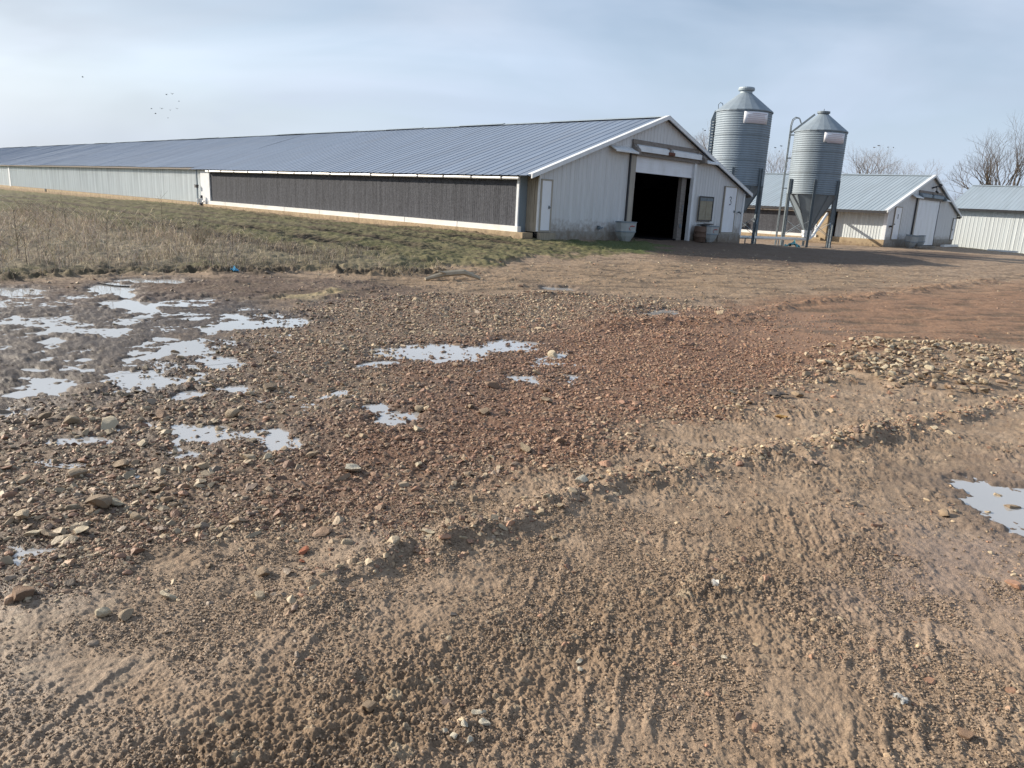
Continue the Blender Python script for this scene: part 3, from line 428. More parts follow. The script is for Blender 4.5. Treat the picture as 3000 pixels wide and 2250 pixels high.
def ground(x, y):
    """height, colour and wetness of the yard at x, y"""
    x = np.asarray(x, float); y = np.asarray(y, float); g = regions(x, y); r = np.hypot(x, y)
    base = T(x, y); w1, w2 = g['w1'], g['w2']; grass = g['grass']; yard = 1-grass
    near = r < 60
    z = base+.018*w1*yard+.03*fbm(x, y, 3.2, 2, .5, 21)*np.where(near, 1, .3)
    med = fbm(x, y, .16, 3, .55, 31); fine = np.zeros_like(x); k = r < 16
    fine[k] = fbm(x[k], y[k], .045, 3, .6, 41)
    # crumbs of mud and stone
    d1 = np.zeros_like(x); i1 = np.zeros_like(x); d2 = np.zeros_like(x); i2 = np.zeros_like(x); d3 = np.zeros_like(x); i3 = np.zeros_like(x)
    k = r < 30; d1[k], i1[k] = domes(x[k], y[k], .062, 5, .38)
    k = r < 14; d2[k], i2[k] = domes(x[k], y[k], .028, 6, .8)
    k = r < 7; d3[k], i3[k] = domes(x[k], y[k], .0145, 7, .95)
    patch = np.clip(.55+w1*.55+fbm(x, y, .5, 3, .6, 51)*.55, .04, 1)     # smooth mud <-> crumbly mud
    gravel = np.maximum(g['gravel'], g['pile']); smooth = np.maximum.reduce([g['wetR']*.6, g['sandred']*.6, g['trk']*.6, g['wetL']*.5])
    cr = np.clip(patch*(1-smooth)+.5*g['dk'], 0, 1.1)*yard*(1-.5*gravel)
    z += (.010*med*(.5+.5*cr)+.006*fine)*yard*(1-.6*smooth)
    z += cr*(.007*d1*(.5+.8*patch)+.0085*d2+.0095*d3)
    z += g['ridge']*(.052+.03*med)*yard
    z += g['pile']*.05
    # ruts and lug marks left by tyres
    lug = np.zeros_like(x)
    for kk, wd, dep, pit, ang in (('t1', .30, .0036, .15, -.9), ('t2', .45, .0046, .13, -.75), ('t3', .30, .007, .14, -1.0), ('t4', .36, .003, .2, -.7), ('t5', .6, .02, 0, 0), ('t6', .5, .02, 0, 0), ('t7', .5, .03, 0, 0), ('t8', .5, .03, 0, 0)):
        S, C = pline(x, y, LIN[kk], 1.2); inn = sm(wd-np.abs(C), 0, .07); kq = inn > 0
        bar = np.zeros_like(x); on = inn*np.clip(.55+1.1*fbm(x, y, .8, 2, .5, 61), 0, 1)
        if pit:
            ph = (S+C*ang)/pit+w1*.28+w2*.16; bar = sm(np.sin(2*math.pi*ph), .45, .98)*np.clip(.7+1.2*w2, .0, 1.3)
        elif kq.any(): bar[kq] = np.clip(.5+.8*fbm(S[kq]/6, C[kq], .16, 3, .6, 63), 0, 1)
        z += on*(bar*dep*1.8-dep*.9)*yard; lug = np.maximum(lug, on*yard)
        z += np.exp(-((np.abs(C)-wd-.07)/.06)**2)*dep*.9*yard*np.clip(.3+1.5*w1, 0, 1.4)
    fk = (r > 11) & (r < 40); st = np.zeros_like(x); st[fk] = fbm(x[fk]*.9+y[fk]*.3, (y[fk]-x[fk]*.25)*4.0, 1.3, 4, .6, 65); z += .022*st*yard*(1-g['gravel'])
    # grass bank: a cut edge that rises from the yard, and ruts along the barn
    bank = sm(g['bank'], .0, 2.0)*grass*sm(-x, -2.5, 1.0)*np.where(r < 30, 1, 0)
    z += bank*.10+grass*(.05*fbm(x, y, .6, 3, .6, 71)+.02*med)
    z += grass*np.exp(-(g['bank']/.7)**2)*(.13*np.abs(fbm(x, y, .42, 4, .62, 75)))*sm(-x, -2.5, 1)
    u, v, rut = ruts(x, y)
    z -= rut*grass*(.09+.03*np.sin(v*2*math.pi/.28))
    # puddles
    pd = g['pud']; lumps = .6*d1+.3*d2+.55*np.maximum(0, med)
    zb = g['lev']-.040+lumps*(.024+.012*g['gravel'])+.008*w2
    z = z+.012*yard*np.where(r < 17, 1, 0)
    mo = sm(g['moist'], 0, .5); z = z*(1-mo)+np.maximum(z, g['mlev']-.006+.020*lumps)*mo
    z = z*(1-pd)+zb*pd
    # ---- colour
    n = len(x); c = np.tile(np.array((.315, .230, .158), np.float32), (n, 1))
    v1 = np.clip(.5+.5*fbm(x, y, .9, 4, .6, 91), 0, 1); v2 = np.clip(.5+.5*fbm(x, y, .22, 3, .6, 95), 0, 1)
    c = mixc(c, (.40, .305, .222), v1*.6); c = mixc(c, (.175, .118, .076), (1-v2)*.6)
    c = mixc(c, (.155, .106, .070), g['gravel']*.8); c = mixc(c, (.178, .094, .057), g['red']*.8)
    c = mixc(c, (.28, .172, .108), g['sandred']*.75)
    c = mixc(c, (.052, .041, .035), g['darkmud']*.95); c = mixc(c, (.27, .19, .12), g['midmud']*.8)
    c = mixc(c, (.075, .054, .042), g['chute']*.8); c = mixc(c, (.31, .228, .182), g['wetR']*.6); c = mixc(c, (.29, .225, .168), g['wetL']*.5); c = mixc(c, (.17, .115, .07), g['dk']*.6); c = mixc(c, (.33, .24, .168), g['trk']*.4)
    c = mixc(c, (.118, .083, .063), g['leftmud']*.92)
    c = mixc(c, (.42, .34, .18), g['straw']*.8)
    c = mixc(c, (.115, .085, .058), np.clip(-st*1.6-.1, 0, .7)*yard)
    # crumbs carry their own tints
    tint = .82+.42*np.where(d2 > .2, i2, np.where(d1 > .2, i1, .5)); c = c*(1+(tint-1)*cr)[:, None]
    pale = ((i1 > .86) & (d1 > .25)) | ((i2 > .93) & (d2 > .22)); c = mixc(c, (.36, .29, .20), pale*.75*cr)
    # grass
    gn = np.clip(.5+.6*fbm(x, y, 1.5, 4, .6, 111), 0, 1); gm = np.clip(.5+.7*fbm(x, y, .4, 3, .6, 115), 0, 1)
    gc = np.tile(np.array((.105, .105, .046), np.float32), (n, 1)); gc = mixc(gc, (.19, .165, .092), gn*.75); gc = mixc(gc, (.085, .062, .042), np.clip((gm-.62)*2.2, 0, 1)*.8)
    dark = sm(u, -.5, 2)*sm(-v, -.5, .4)*sm(v, -7.5, -5.5); gc = mixc(gc, (.055, .085, .030), dark*.7)  # gable's shade on the grass put into its colour as darker green
    gc = mixc(gc, (.27, .225, .165), g['weeds']*.8*(.6+.4*sm(-x, 4, 8)))
    gc = mixc(gc, (.072, .054, .038), np.clip(rut*1.3, 0, 1)*.9)
    edge = np.exp(-(g['bank']/.9)**2)*sm(-x, -2.5, 1); gc = mixc(gc, (.17, .135, .085), edge*.7); gc = mixc(gc, (.055, .042, .030), np.clip(edge*(.34+1.2*w1), 0, .85))
    wall = np.exp(-((u+.9)/.35)**2)*sm(v, 0, 1)*sm(28-v, 0, 1); gc = mixc(gc, (.22, .155, .11), wall*.7)
    c = c*(1-grass[:, None])+gc*grass[:, None]
    wet = np.clip(.25*g['gravel']+.5*g['darkmud']+.6*g['wetR']+.65*g['wetL']*np.clip(.5+w1, 0, 1)+.25*g['midmud']*v1+.22, 0, 1)*(1-grass)
    near_p = np.maximum(pd, g['moist']*.75); c = mixc(c, (.085, .062, .046), near_p*.8); wet = np.maximum(wet, near_p)
    return z, c, wet, g
def build_ground():
    rs = [.0, .45, .8, 1.05]
    while rs[-1] < 26: q = rs[-1]; rs.append(q+min((q*q+2.56)/(1900-60*min(q,10)), .040+.0006*q))
    while rs[-1] < 60: rs.append(rs[-1]*1.006)
    while rs[-1] < 4500: rs.append(rs[-1]*1.09)
    rs = np.array(rs[1:]); dense = np.radians(np.arange(-48, 48.001, .075)); rest = np.radians(np.r_[np.arange(48.2, 66, .2), np.arange(68, 293, 3.0), np.arange(294, 311.9, .2)])
    th = np.r_[dense, rest]; nr, nt = len(rs), len(th)
    A, B = np.meshgrid(rs, th, indexing='ij'); x = (A*np.sin(B)).ravel(); y = (A*np.cos(B)).ravel()
    z = np.empty(len(x)); c = np.empty((len(x), 3), np.float32); w = np.empty(len(x), np.float32)
    for i in range(0, len(x), 300000):
        s = slice(i, i+300000); z[s], c[s], w[s], _ = ground(x[s], y[s])
    V = np.c_[x, y, z]; i = np.arange(nr-1)[:, None]; j = np.arange(nt)[None, :]; jn = (j+1) % nt
    F = np.stack([i*nt+j, (i+1)*nt+j, (i+1)*nt+jn, i*nt+jn], -1).reshape(-1, 4)[:, ::-1]
    z0, c0, w0, _ = ground(np.zeros(1), np.zeros(1)); k = len(V)
    V = np.r_[V, [[0, 0, float(z0[0])]]]; c = np.r_[c, c0]; w = np.r_[w, w0]
    jj = np.arange(nt); Fc = np.stack([np.full(nt, k), (jj+1) % nt, jj, jj], -1)
    o = np_mesh('ground', V, np.r_[F, Fc[:, [0, 1, 2, 2]]][:len(F)], M['ground'], c, True, w)
    # the small disc round the photographer's feet
    return tag(o, 'wide muddy farm yard of brown earth and gravel with grass by the barn', 'ground', kind='structure')
build_ground()
def build_puddles():
    for P, l in list(zip(PUD, PLEV))+[([REG['darkmud']], -.004)]:
        mb = MB()
        pts = np.concatenate([np.array(e) for e in P]); x0, y0 = pts.min(0)-.12; x1, y1 = pts.max(0)+.12
        # one water sheet following the outlines, slightly larger than the hollow it fills
        for e in P:
            e = np.array(e); cn = e.mean(0); q = cn+(e-cn)*(1+.5/np.maximum(.05, np.hypot(*(e-cn).T)))[:, None]
            mb.add([(a, b, l-.0150) for a, b in q], [tuple(range(len(q)))[::-1]])
            l -= .0007
        # polygons run clockwise or not: make every face look up
        o = mb.build('puddle', M['water'])
        me = o.data
        for p in me.polygons:
            if p.normal.z < 0: p.flip()
        tag(o, 'muddy rainwater puddle in the yard reflecting the sky', 'puddle', 'rain puddles in the yard', 'structure')
build_puddles()
# ------------------------------------------------------------------ stones
ICO = None
def ico(level):
    import bmesh
    bm = bmesh.new(); bmesh.ops.create_icosphere(bm, subdivisions=level, radius=1)
    V = np.array([v.co for v in bm.verts]); F = np.array([[v.index for v in f.verts] for f in bm.faces]); bm.free(); return V, F
def rock_shape(level, r):
    V, F = ico(level); V = V.copy()
    for _ in range(9):
        n = r.normal(size=3); n /= np.linalg.norm(n); d = r.uniform(.36, .80); s = V@n; V -= np.maximum(0, s-d)[:, None]*n
    V *= np.array([1, r.uniform(.55, .95), r.uniform(.30, .58)]); return V, F
def scatter(name, specs, mat, label, cat):
    """specs: list of (positions xyz, size, colour, level)"""
    Vs, Fs, Cs, off = [], [], [], 0
    for pos, size, col, level in specs:
        n = len(pos)
        if not n: continue
        pick = rng.integers(0, 8, n)
        for t in range(8):
            k = np.where(pick == t)[0]
            if not len(k): continue
            V, F = rock_shape(level, np.random.default_rng(50+t+level*10)); a = rng.uniform(0, 2*math.pi, len(k)); tl = rng.normal(0, .22, len(k)); tl2 = rng.normal(0, .22, len(k))
            S = size[k][:, None, None]*.5; P = V[None]*S*rng.uniform(.9, 1.45, (len(k), 1, 3))
            c, s = np.cos(tl)[:, None], np.sin(tl)[:, None]; y = P[..., 1]*c-P[..., 2]*s; z = P[..., 1]*s+P[..., 2]*c; P = np.stack([P[..., 0], y, z], -1)
            c, s = np.cos(tl2)[:, None], np.sin(tl2)[:, None]; x = P[..., 0]*c-P[..., 2]*s; z = P[..., 0]*s+P[..., 2]*c; P = np.stack([x, P[..., 1], z], -1)
            c, s = np.cos(a)[:, None], np.sin(a)[:, None]; x = P[..., 0]*c-P[..., 1]*s; y = P[..., 0]*s+P[..., 1]*c; P = np.stack([x, y, P[..., 2]], -1)
            P += pos[k][:, None, :]; nv = len(V)
            Vs.append(P.reshape(-1, 3)); Fs.append((F[None]+(np.arange(len(k))*nv)[:, None, None]+off).reshape(-1, 3)); Cs.append(np.repeat(col[k], nv, 0)); off += nv*len(k)
    o = np_mesh(name, np.concatenate(Vs), np.concatenate(Fs), mat, np.concatenate(Cs), False)
    return tag(o, label, cat, kind='stuff')
def wedge(r0, r1, dens, az=54):
    A = R(az)*(r1*r1-r0*r0); n = int(A*dens); rr = np.sqrt(rng.uniform(r0*r0, r1*r1, n)); th = rng.uniform(-R(az), R(az), n); return rr*np.sin(th), rr*np.cos(th)
PAL = np.array([(.20, .115, .075), (.255, .165, .105), (.30, .215, .135), (.165, .115, .085), (.36, .275, .175), (.22, .17, .125), (.28, .16, .10)])
def stone_cols(n, pale, red, wet):
    c = PAL[rng.integers(0, len(PAL), n)]*rng.uniform(.9, 1.45, (n, 1)); p = rng.random(n) < pale
    c = np.where(p[:, None], np.array((.40, .32, .215))*rng.uniform(.75, 1.15, (n, 1)), c)
    c = c*(1-.5*red[:, None])+np.array((.235, .115, .068))*.5*red[:, None]
    return c*(1-.42*wet)[:, None]
def gravel():
    specs = []; 
    for r0, r1, dens, s0, s1, lev in ((1.1, 3.8, 15000, .005, .014, 1), (1.1, 5.0, 1700, .009, .020, 1), (1.3, 8.5, 1000, .014, .030, 2), (2.0, 13, 640, .024, .048, 2), (2.6, 18, 85, .045, .085, 2), (3, 15, 2.5, .08, .115, 2), (9, 27, 26, .035, .08, 2)):
        x, y = wedge(r0, r1, dens); g = regions(x, y)
        mud = (1-g['gravel'])*(1-g['grass']); cl = np.clip(.5+fbm(x, y, .45, 3, .6, 131), 0, 1.3)
        p = g['gravel']*(.5+.6*cl)*(1-.55*g['sandred'])+mud*cl*{.005: .95, .009: .28, 0.014: .10, .024: .03, .045: .012, .08: .003, .035: .35}[s0]
        p = np.maximum(p, g['ridge']*(1-g['grass'])*.85); p *= (1-.45*g['pud'])*(1-g['grass'])*(1-.75*np.maximum(g['sandred']*.9, g['darkmud']*(1-g['gravel']*.5)))
        if s0 >= .045: p = p*np.where(g['red'] > .5, .30, 1.0)+g['pile2']*.2
        else: p = p*(1+.25*g['red'])
        k = rng.random(len(x)) < p; x, y = x[k], y[k]; z, _, w, g = ground(x, y)
        s = s0+(s1-s0)*rng.random(len(x))**2.0
        specs.append((np.c_[x, y, z+s*(.24 if s0 < .012 else .07)], s, np.where(((s0 < .014) & (g['gravel'] < .5))[:, None], np.array((.275, .20, .136))*rng.uniform(.6, 1.3, (len(x), 1)), stone_cols(len(x), .12+.30*(s0 > .03)*(1-g['red']), g['red'], np.clip(.9*(g['darkmud'])+.35*(g['gravel'])*(x < 0), 0, 1))), lev))
    # the heap of pale stones
    P = np.array(REG['pile']); n = 1900; x = rng.uniform(P[:, 0].min()-.3, P[:, 0].max()+.3, n); y = rng.uniform(P[:, 1].min()-.3, P[:, 1].max()+.3, n)
    g = regions(x, y); k = rng.random(n) < g['pile']*1.0; x, y = x[k], y[k]; z = ground(x, y)[0]; s = .03+.06*rng.random(len(x))**1.5
    c = np.where(rng.random(len(x))[:, None] < .5, np.array((.36, .285, .19)), np.array((.24, .165, .11)))*rng.uniform(.75, 1.2, (len(x), 1))
    specs.append((np.c_[x, y, z+s*.2+rng.random(len(x))*.03], s, c, 2))
    scatter('gravel', specs, M['stone'], 'red brown gravel spread over the muddy yard', 'gravel')
gravel()
ROCK_MESH = []
for t in range(10):
    V, F = rock_shape(3, np.random.default_rng(900+t)); V = V*np.array([1, 1, 1.12])+.05*np.sin(V[:, [1, 2, 0]]*5+t)
    me = bpy.data.meshes.new('rock'); me.from_pydata(V.tolist(), [], F.tolist()); me.materials.append(M['loose_rock']); ROCK_MESH.append(me)
SPECIAL = {}
def place_rock(x, y, size, label, group, mat=None, t=None, sink=.16):
    me = ROCK_MESH[rng.integers(0, 10) if t is None else t]
    if mat:
        me = me.copy(); me.materials.clear(); me.materials.append(M[mat])
    o = bpy.data.objects.new('rock', me); COL.objects.link(o); z = float(ground(np.array([x]), np.array([y]))[0][0])
    o.location = (x, y, z+size*sink); s = size*.5; o.scale = (s*rng.uniform(.95, 1.15), s*rng.uniform(.9, 1.15), s*rng.uniform(.8, 1.15))
    o.rotation_euler = (rng.normal(0, .15), rng.normal(0, .15), rng.uniform(0, 6.28)); return tag(o, label, 'rock', group)
SPEC = {0: ('large pale yellow boulder just right of the central puddle', 'pale_rock'), 3: ('round brown rock below the pair of small central puddles', 'brown_rock'), 4: ('rough red brown rock among gravel, right of the round brown rock', 'brown_rock'),
        20: ('tan rock standing in the shallow water of the left puddles', None), 21: ('big wedge of brown rock at the wet gravel in the left', 'brown_rock'),
        36: None, 40: ('orange stone alone on mud between the stone heap and the gravel ridge', 'orange_rock'),
        46: ('long tan rock lying flat in the left gravel, largest there', None), 59: ('flat round brown rock at the left picture edge on wet mud', 'brown_rock'),
        62: ('pinkish red rock on grey mud below the gravel', 'red_rock'), 63: ('small bright orange red chip beside the pinkish rock', 'red_rock'),
        67: ('big whitish lump of limestone at the middle of the gravel', 'chalk_rock'), 70: ('white angular stone just above the gravel ridge', 'chalk_rock'),
        89: ('smooth reddish cobble near the bottom right corner', 'brown_rock')}
for i, (x, y, s) in enumerate(ROCKS):
    sp = SPEC.get(i); s *= .56 if i < 46 else .68
    if sp: place_rock(x, y, s*1.05, sp[0], None, sp[1])
    elif i in (80, 81, 82, 83, 85, 86, 87, 88, 94): place_rock(x, y, s, 'white chalky stone pressed into the mud of the foreground track', 'white stones in the foreground track', 'chalk_rock')
    else: place_rock(x, y, s*1.05, 'tan rock lying loose on the gravel and mud of the yard', 'loose rocks on the yard', 'pale_rock' if rng.random() < .22 else None)
P = np.array(REG['pile']); cnt = 0
while cnt < 150:
    x = rng.uniform(P[:, 0].min(), P[:, 0].max()); y = rng.uniform(P[:, 1].min(), P[:, 1].max())
    if sdist(np.array([x]), np.array([y]), P)[0] > .02:
        place_rock(x, y, rng.uniform(.06, .13), 'pale tan stone of the spread heap at the right of the yard', 'stones of the spread heap', 'pale_rock' if rng.random() < .3 else None, sink=.30); cnt += 1
# ------------------------------------------------------------------ grass and weeds
def blades(name, x, y, h, w, lean, cols, label, cat):
    n = len(x); z = ground(x, y)[0]-.01; a = rng.uniform(0, 2*math.pi, n); la = rng.uniform(0, 2*math.pi, n); l = lean*h
    b = np.c_[x, y, z]; d = np.c_[np.cos(a), np.sin(a), np.zeros(n)]*w[:, None]/2; ld = np.c_[np.cos(la), np.sin(la), np.zeros(n)]*l[:, None]
    up = np.c_[np.zeros(n), np.zeros(n), h]
    V = np.stack([b-d, b+d, b+ld*.35+up*.6+d*.7, b+ld*.35+up*.6-d*.7, b+ld+up*.97+d*.12, b+ld+up-d*.12], 1).reshape(-1, 3)
    i = np.arange(n)[:, None]*6; F = np.concatenate([i+np.array([[0, 1, 2, 3]]), i+np.array([[3, 2, 4, 5]])], 0)
    o = np_mesh(name, V, F, M['blades'], np.repeat(cols, 6, 0), False); return tag(o, label, cat, kind='stuff')
def vegetation():
    n = 300000; x = rng.uniform(-22, 4.6, n); y = rng.uniform(8, 44, n); g = regions(x, y)
    u = (x-BO[0])*BU[0]+(y-BO[1])*BU[1]; v = (x-BO[0])*BV[0]+(y-BO[1])*BV[1]
    w_ = fbm(x, y, .5, 3, .6, 143)
    wd_ = np.maximum(g['weeds'], np.where(g['grass'] > .5, 1, .28*np.clip(w_+.2, 0, 1))*np.exp(-(g['bank']/.8)**2)*sm(-x, 0, 1.5)*.6)
    k = (rng.random(n) < wd_*np.clip(.6+1.1*fbm(x, y, 1.3, 3, .6, 141), .08, 1)*.9) & (np.abs(np.arctan2(x, y)) < R(47)) & (u < -1.2) & (x < 3); xx, yy = x[k], y[k]; m_ = len(xx)
    tall = np.clip(.5+fbm(xx, yy, 1.8, 3, .6, 151), .1, 1); tall = tall*(.45+.65*sm(-xx, 4, 9)); pale = 1+.35*sm(-xx, 5, 8.5); h = (.08+.46*tall*rng.random(m_)**1.6)
    pal = np.array([(.42, .345, .265), (.32, .265, .21), (.48, .41, .30), (.17, .135, .11), (.30, .235, .20), (.20, .18, .10)])
    blades('dry_weeds', xx, yy, h, rng.uniform(.004, .011, m_), rng.uniform(.1, 1.1, m_), pal[rng.integers(0, 6, m_)]*rng.uniform(.9, 1.5, (m_, 1))*pale[:, None], 'tangled dry grey brown winter weeds along the edge of the yard', 'weeds')
    n = 330000; x = rng.uniform(-30, 6, n); y = rng.uniform(10, 58, n); g = regions(x, y); u = (x-BO[0])*BU[0]+(y-BO[1])*BU[1]; v = (x-BO[0])*BV[0]+(y-BO[1])*BV[1]
    rt = ruts(x, y)[2]
    k = (rng.random(n) < g['grass']*(1-np.clip(rt*1.8, 0, .97))*(1-g['weeds']*.7)*np.clip(.45+fbm(x, y, .9, 3, .6, 161), 0, 1)*.5) & ~((u > -.55) & (v > -.1)); xx, yy = x[k], y[k]; u, v = u[k], v[k]; m_ = len(xx)
    lush = (np.exp(-((v+1.8)/2.2)**2)*(u > -.5))
    c = np.where(rng.random(m_)[:, None] < .55, np.array((.125, .13, .05)), np.array((.24, .205, .11)))*rng.uniform(.7, 1.2, (m_, 1)); c = c*(1-.6*lush[:, None])+np.array((.07, .13, .035))*.6*lush[:, None]
    blades('grass', xx, yy, rng.uniform(.008, .022, m_)*(1+2.5*lush), rng.uniform(.006, .014, m_), rng.uniform(.2, .9, m_), c, 'short thin winter grass between the weeds and the long barn', 'grass')
vegetation()
def weed_stalk(x, y, h, label, pale=False, n=7):
    z = float(ground(np.array([x]), np.array([y]))[0][0]); root = thing('weed_stalk', label, 'weed', (x, y, z-.02), rng.uniform(0, 6), 'tall dry stalks among the weeds')
    mb = MB(); lx, ly = rng.normal(0, .08, 2)
    mb.tube([(0, 0, 0), (lx*h*.5, ly*h*.5, h*.5), (lx*h*1.3, ly*h*1.3, h)], [.006, .004, .002], 5)
    mb.build('stem', M['dead_branch' if pale else 'bark'], root); tw = MB()
    for i in range(n):
        t = rng.uniform(.3, .95); a = rng.uniform(0, 6.28); L = h*rng.uniform(.12, .3); p = Vector((lx*h*t, ly*h*t, h*t)); tw.tube([p, p+Vector((math.cos(a)*L*.6, math.sin(a)*L*.6, L*.7))], [.003, .0015], 4)
    tw.build('twigs', M['dead_branch' if pale else 'bark'], root)
for x, y, h in ((-9.2, 13.6, 1.0), (-8.6, 12.9, .7), (-10.3, 16.2, .9), (-7.3, 16.8, .8), (-6.1, 15.8, .75), (-8.9, 18.6, 1.05), (-5.4, 17.2, .7), (-11.8, 19.4, .9), (-4.4, 15.6, .6), (-7.9, 14.2, .8), (-10.9, 15.0, .8), (-3.6, 15.4, .5)):
    weed_stalk(x, y, h, 'thin bare dry stalk standing up from the grey weeds')
def tuft(x, y):
    z = float(ground(np.array([x]), np.array([y]))[0][0]); mb = MB()
    for i in range(60):
        a = rng.uniform(0, 6.28); L = rng.uniform(.35, .8); s = rng.uniform(.1, .75); b = Vector((math.cos(a)*.08, math.sin(a)*.08, 0))
        mb.tube([b, b+Vector((math.cos(a)*L*s*.5, math.sin(a)*L*s*.5, L*.6)), b+Vector((math.cos(a)*L*s, math.sin(a)*L*s, L*.9))], [.006, .005, .002], 4)
    o = mb.build('grass_tuft', M['dead_branch']); o.location = (x, y, z-.02); tag(o, 'pale straw tuft fanning out at the right end of the weeds', 'grass tuft')
tuft(-7.6, 17.6)
# ------------------------------------------------------------------ barns
YAW = 0.8108
def wall_sheet(mb, a0, a1, pitch, zb, zt, place, rib=.035, dep=.014, breaks=(), hole=None):
    """ribbed steel sheet; place(a, out, z) -> point; zb/zt functions of a; hole (a0,a1,ztop) stays open below ztop"""
    br = [a0, a1]+[b for b in breaks if a0 < b < a1]
    k = int(math.floor(a0/pitch))
    while k*pitch < a1+pitch:
        for q in (k*pitch-rib, k*pitch-rib*.45, k*pitch+rib*.45, k*pitch+rib):
            if a0 < q < a1: br.append(q)
        k += 1
    if hole: br += [hole[0], hole[1]]
    br = sorted(set(round(b, 4) for b in br))
    def out(a):
        d = abs(a-round(a/pitch)*pitch); return dep*max(0, min(1, (rib-d)/(rib*.55)))
    for p, q in zip(br[:-1], br[1:]):
        mid = (p+q)/2; inh = hole and hole[0] < mid < hole[1]
        b0, b1 = (hole[2], hole[2]) if inh else (zb(p), zb(q))
        mb.add([place(p, out(p), b0), place(q, out(q), b1), place(q, out(q), zt(q)), place(p, out(p), zt(p))], [(0, 1, 2, 3)])
    return mb
def roof_slope(mb, b0, b1, a_e, z_e, a_r, z_r, pitch, sag=0, nsub=7, thick=.05):
    """ribbed steel roof slope from eave (a_e,z_e) to ridge (a_r,z_r) for b0..b1"""
    br = []; k = math.ceil(b0/pitch)
    br = [b0, b1]
    while k*pitch < b1:
        for q in (-.038, -.018, .018, .038):
            t = k*pitch+q
            if b0 < t < b1: br.append(t)
        k += 1
    br = np.array(sorted(set(np.round(br, 4)))); d = np.abs(br-np.round(br/pitch)*pitch); rib = .016*np.clip((.038-d)/.02, 0, 1)
    ts = np.linspace(0, 1, nsub+1); n = len(br); k0 = len(mb.v)
    for t in ts:
        w = sag*perlin(br/4.7+t*.3, np.full(n, 3.3+t*1.5), 77)+sag*.5*perlin(br/1.9, np.full(n, 9.1+t*2), 78)
        for b, r_, ww in zip(br, rib, w): mb.v.append((a_e+(a_r-a_e)*t, float(b), z_e+(z_r-z_e)*t+float(r_)+float(ww)))
    up = a_r > a_e
    for i in range(nsub):
        for j in range(n-1):
            q = (k0+i*n+j, k0+i*n+j+1, k0+(i+1)*n+j+1, k0+(i+1)*n+j); mb.f.append(q[::-1] if up else q)
    return mb
def door(parent, a0, a1, z0, z1, dz, name='door', handle='right', y=-.03, mark=None, frame='tan_trim'):
    mb = MB(); mb.box(a0+.03, a1-.03, y-.03, y+.01, z0+.02, z1-.02); d = mb.build(name, M['white_paint'], parent, dz=dz)
    f = MB(); f.box(a0-.035, a0+.03, y-.045, y+.01, z0, z1); f.box(a1-.03, a1+.035, y-.045, y+.01, z0, z1); f.box(a0-.035, a1+.035, y-.045, y+.01, z1-.02, z1+.035); f.box(a0-.02, a1+.02, y-.07, y+.01, z0-.04, z0)
    f.build('door_frame', M[frame], d, dz=dz)
    ah = a1-.11 if handle == 'right' else a0+.11; zh = z0+(z1-z0)*.47
    h = MB(); h.tube([(ah, y-.03, zh), (ah, y-.09, zh)], [.02, .032], 8); h.box(ah-.03, ah+.03, y-.045, y-.03, zh-.05, zh+.06); h.build('handle', M['galvanised_dark'], d, dz=dz)
    if mark: mark(d, y-.032)
    return d
def stroke(pts, y, w=.028):
    mb = MB(); mb.tube([(x, y-.004, z) for x, z in pts], w/2, 6); return mb
def hood(parent, um, g0, g1, zt, dz, panels=True, w0=None, w1=None):
    """the weather hood and header over the big doorway"""
    mb = MB(); mb.box(g0-.35, g1+.30, -.10, -.03, zt-.02, zt+.16); mb.build('header_beam', M['brown_wood'], parent, dz=dz)
    mb = MB(); mb.box(g0-.30, g1+.05, -.075, -.025, zt+.40, zt+.56); mb.build('trim_board', M['brown_wood'], parent, dz=dz)
    mid = (g0+g1)/2
    for p, q in ((g0-.05, mid-.18), (mid+.18, g1+.18)):
        mb = MB(); mb.hexa([(p, -.19, zt+.13), (q, -.19, zt+.13), (q, -.03, zt+.13), (p, -.03, zt+.13), (p, -.17, zt+.33), (q, -.17, zt+.33), (q, -.03, zt+.41), (p, -.03, zt+.41)])
        mb.build('hood_panel', M['white_trim'] if panels else M['galvanised'], parent, dz=dz)
    mb = MB(); mb.box(mid-.20, mid+.20, -.24, -.05, zt+.13, zt+.25); mb.build('hood_bracket', M['rust'] if panels else M['galvanised_dark'], parent, dz=dz)
    for a in (g0-.30, g1+.20):
        mb = MB(); mb.hexa([(a, -.34, zt+.02), (a+.20, -.34, zt+.02), (a+.20, -.03, zt-.0), (a, -.03, zt-.0), (a, -.32, zt+.18), (a+.20, -.32, zt+.18), (a+.20, -.03, zt+.42), (a, -.03, zt+.42)])
        mb.build('hood_end', M['brown_wood'] if panels else M['galvanised_dark'], parent, dz=dz)
    for p, q in ((w0, g0-.28), (g1+.38, w1)):
        mb = MB(); mb.hexa([(p, -.36, zt+.03), (q, -.36, zt+.03), (q, -.02, zt+.20), (p, -.02, zt+.20), (p, -.36, zt+.06), (q, -.36, zt+.06), (q, -.02, zt+.23), (p, -.02, zt+.23)])
        mb.box(p, q, -.37, -.355, zt+.0, zt+.06); mb.build('awning', M['white_trim'], parent, dz=dz)
def gable_parts(t, W, um, zp, sl, zf, zg, dz, hole, pitch, wallmat):
    zr = lambda a: zp-sl*abs(a-um)-.04
    mb = wall_sheet(MB(), -.02, W, pitch, lambda a: zf, zr, lambda a, o, z: (a, -o, z), breaks=(um,), hole=hole)
    mb.build('gable_wall', M[wallmat], t, dz=dz)
    f = MB(); f.box(.0, hole[0]-.08, -.035, .15, zg-.5, zf); f.build('foundation', M['grey_concrete'], t, dz=dz); f = MB(); f.box(hole[1]+.10, W, -.035, .15, zg-.5, zf); f.build('foundation', M['grey_concrete'], t, dz=dz)
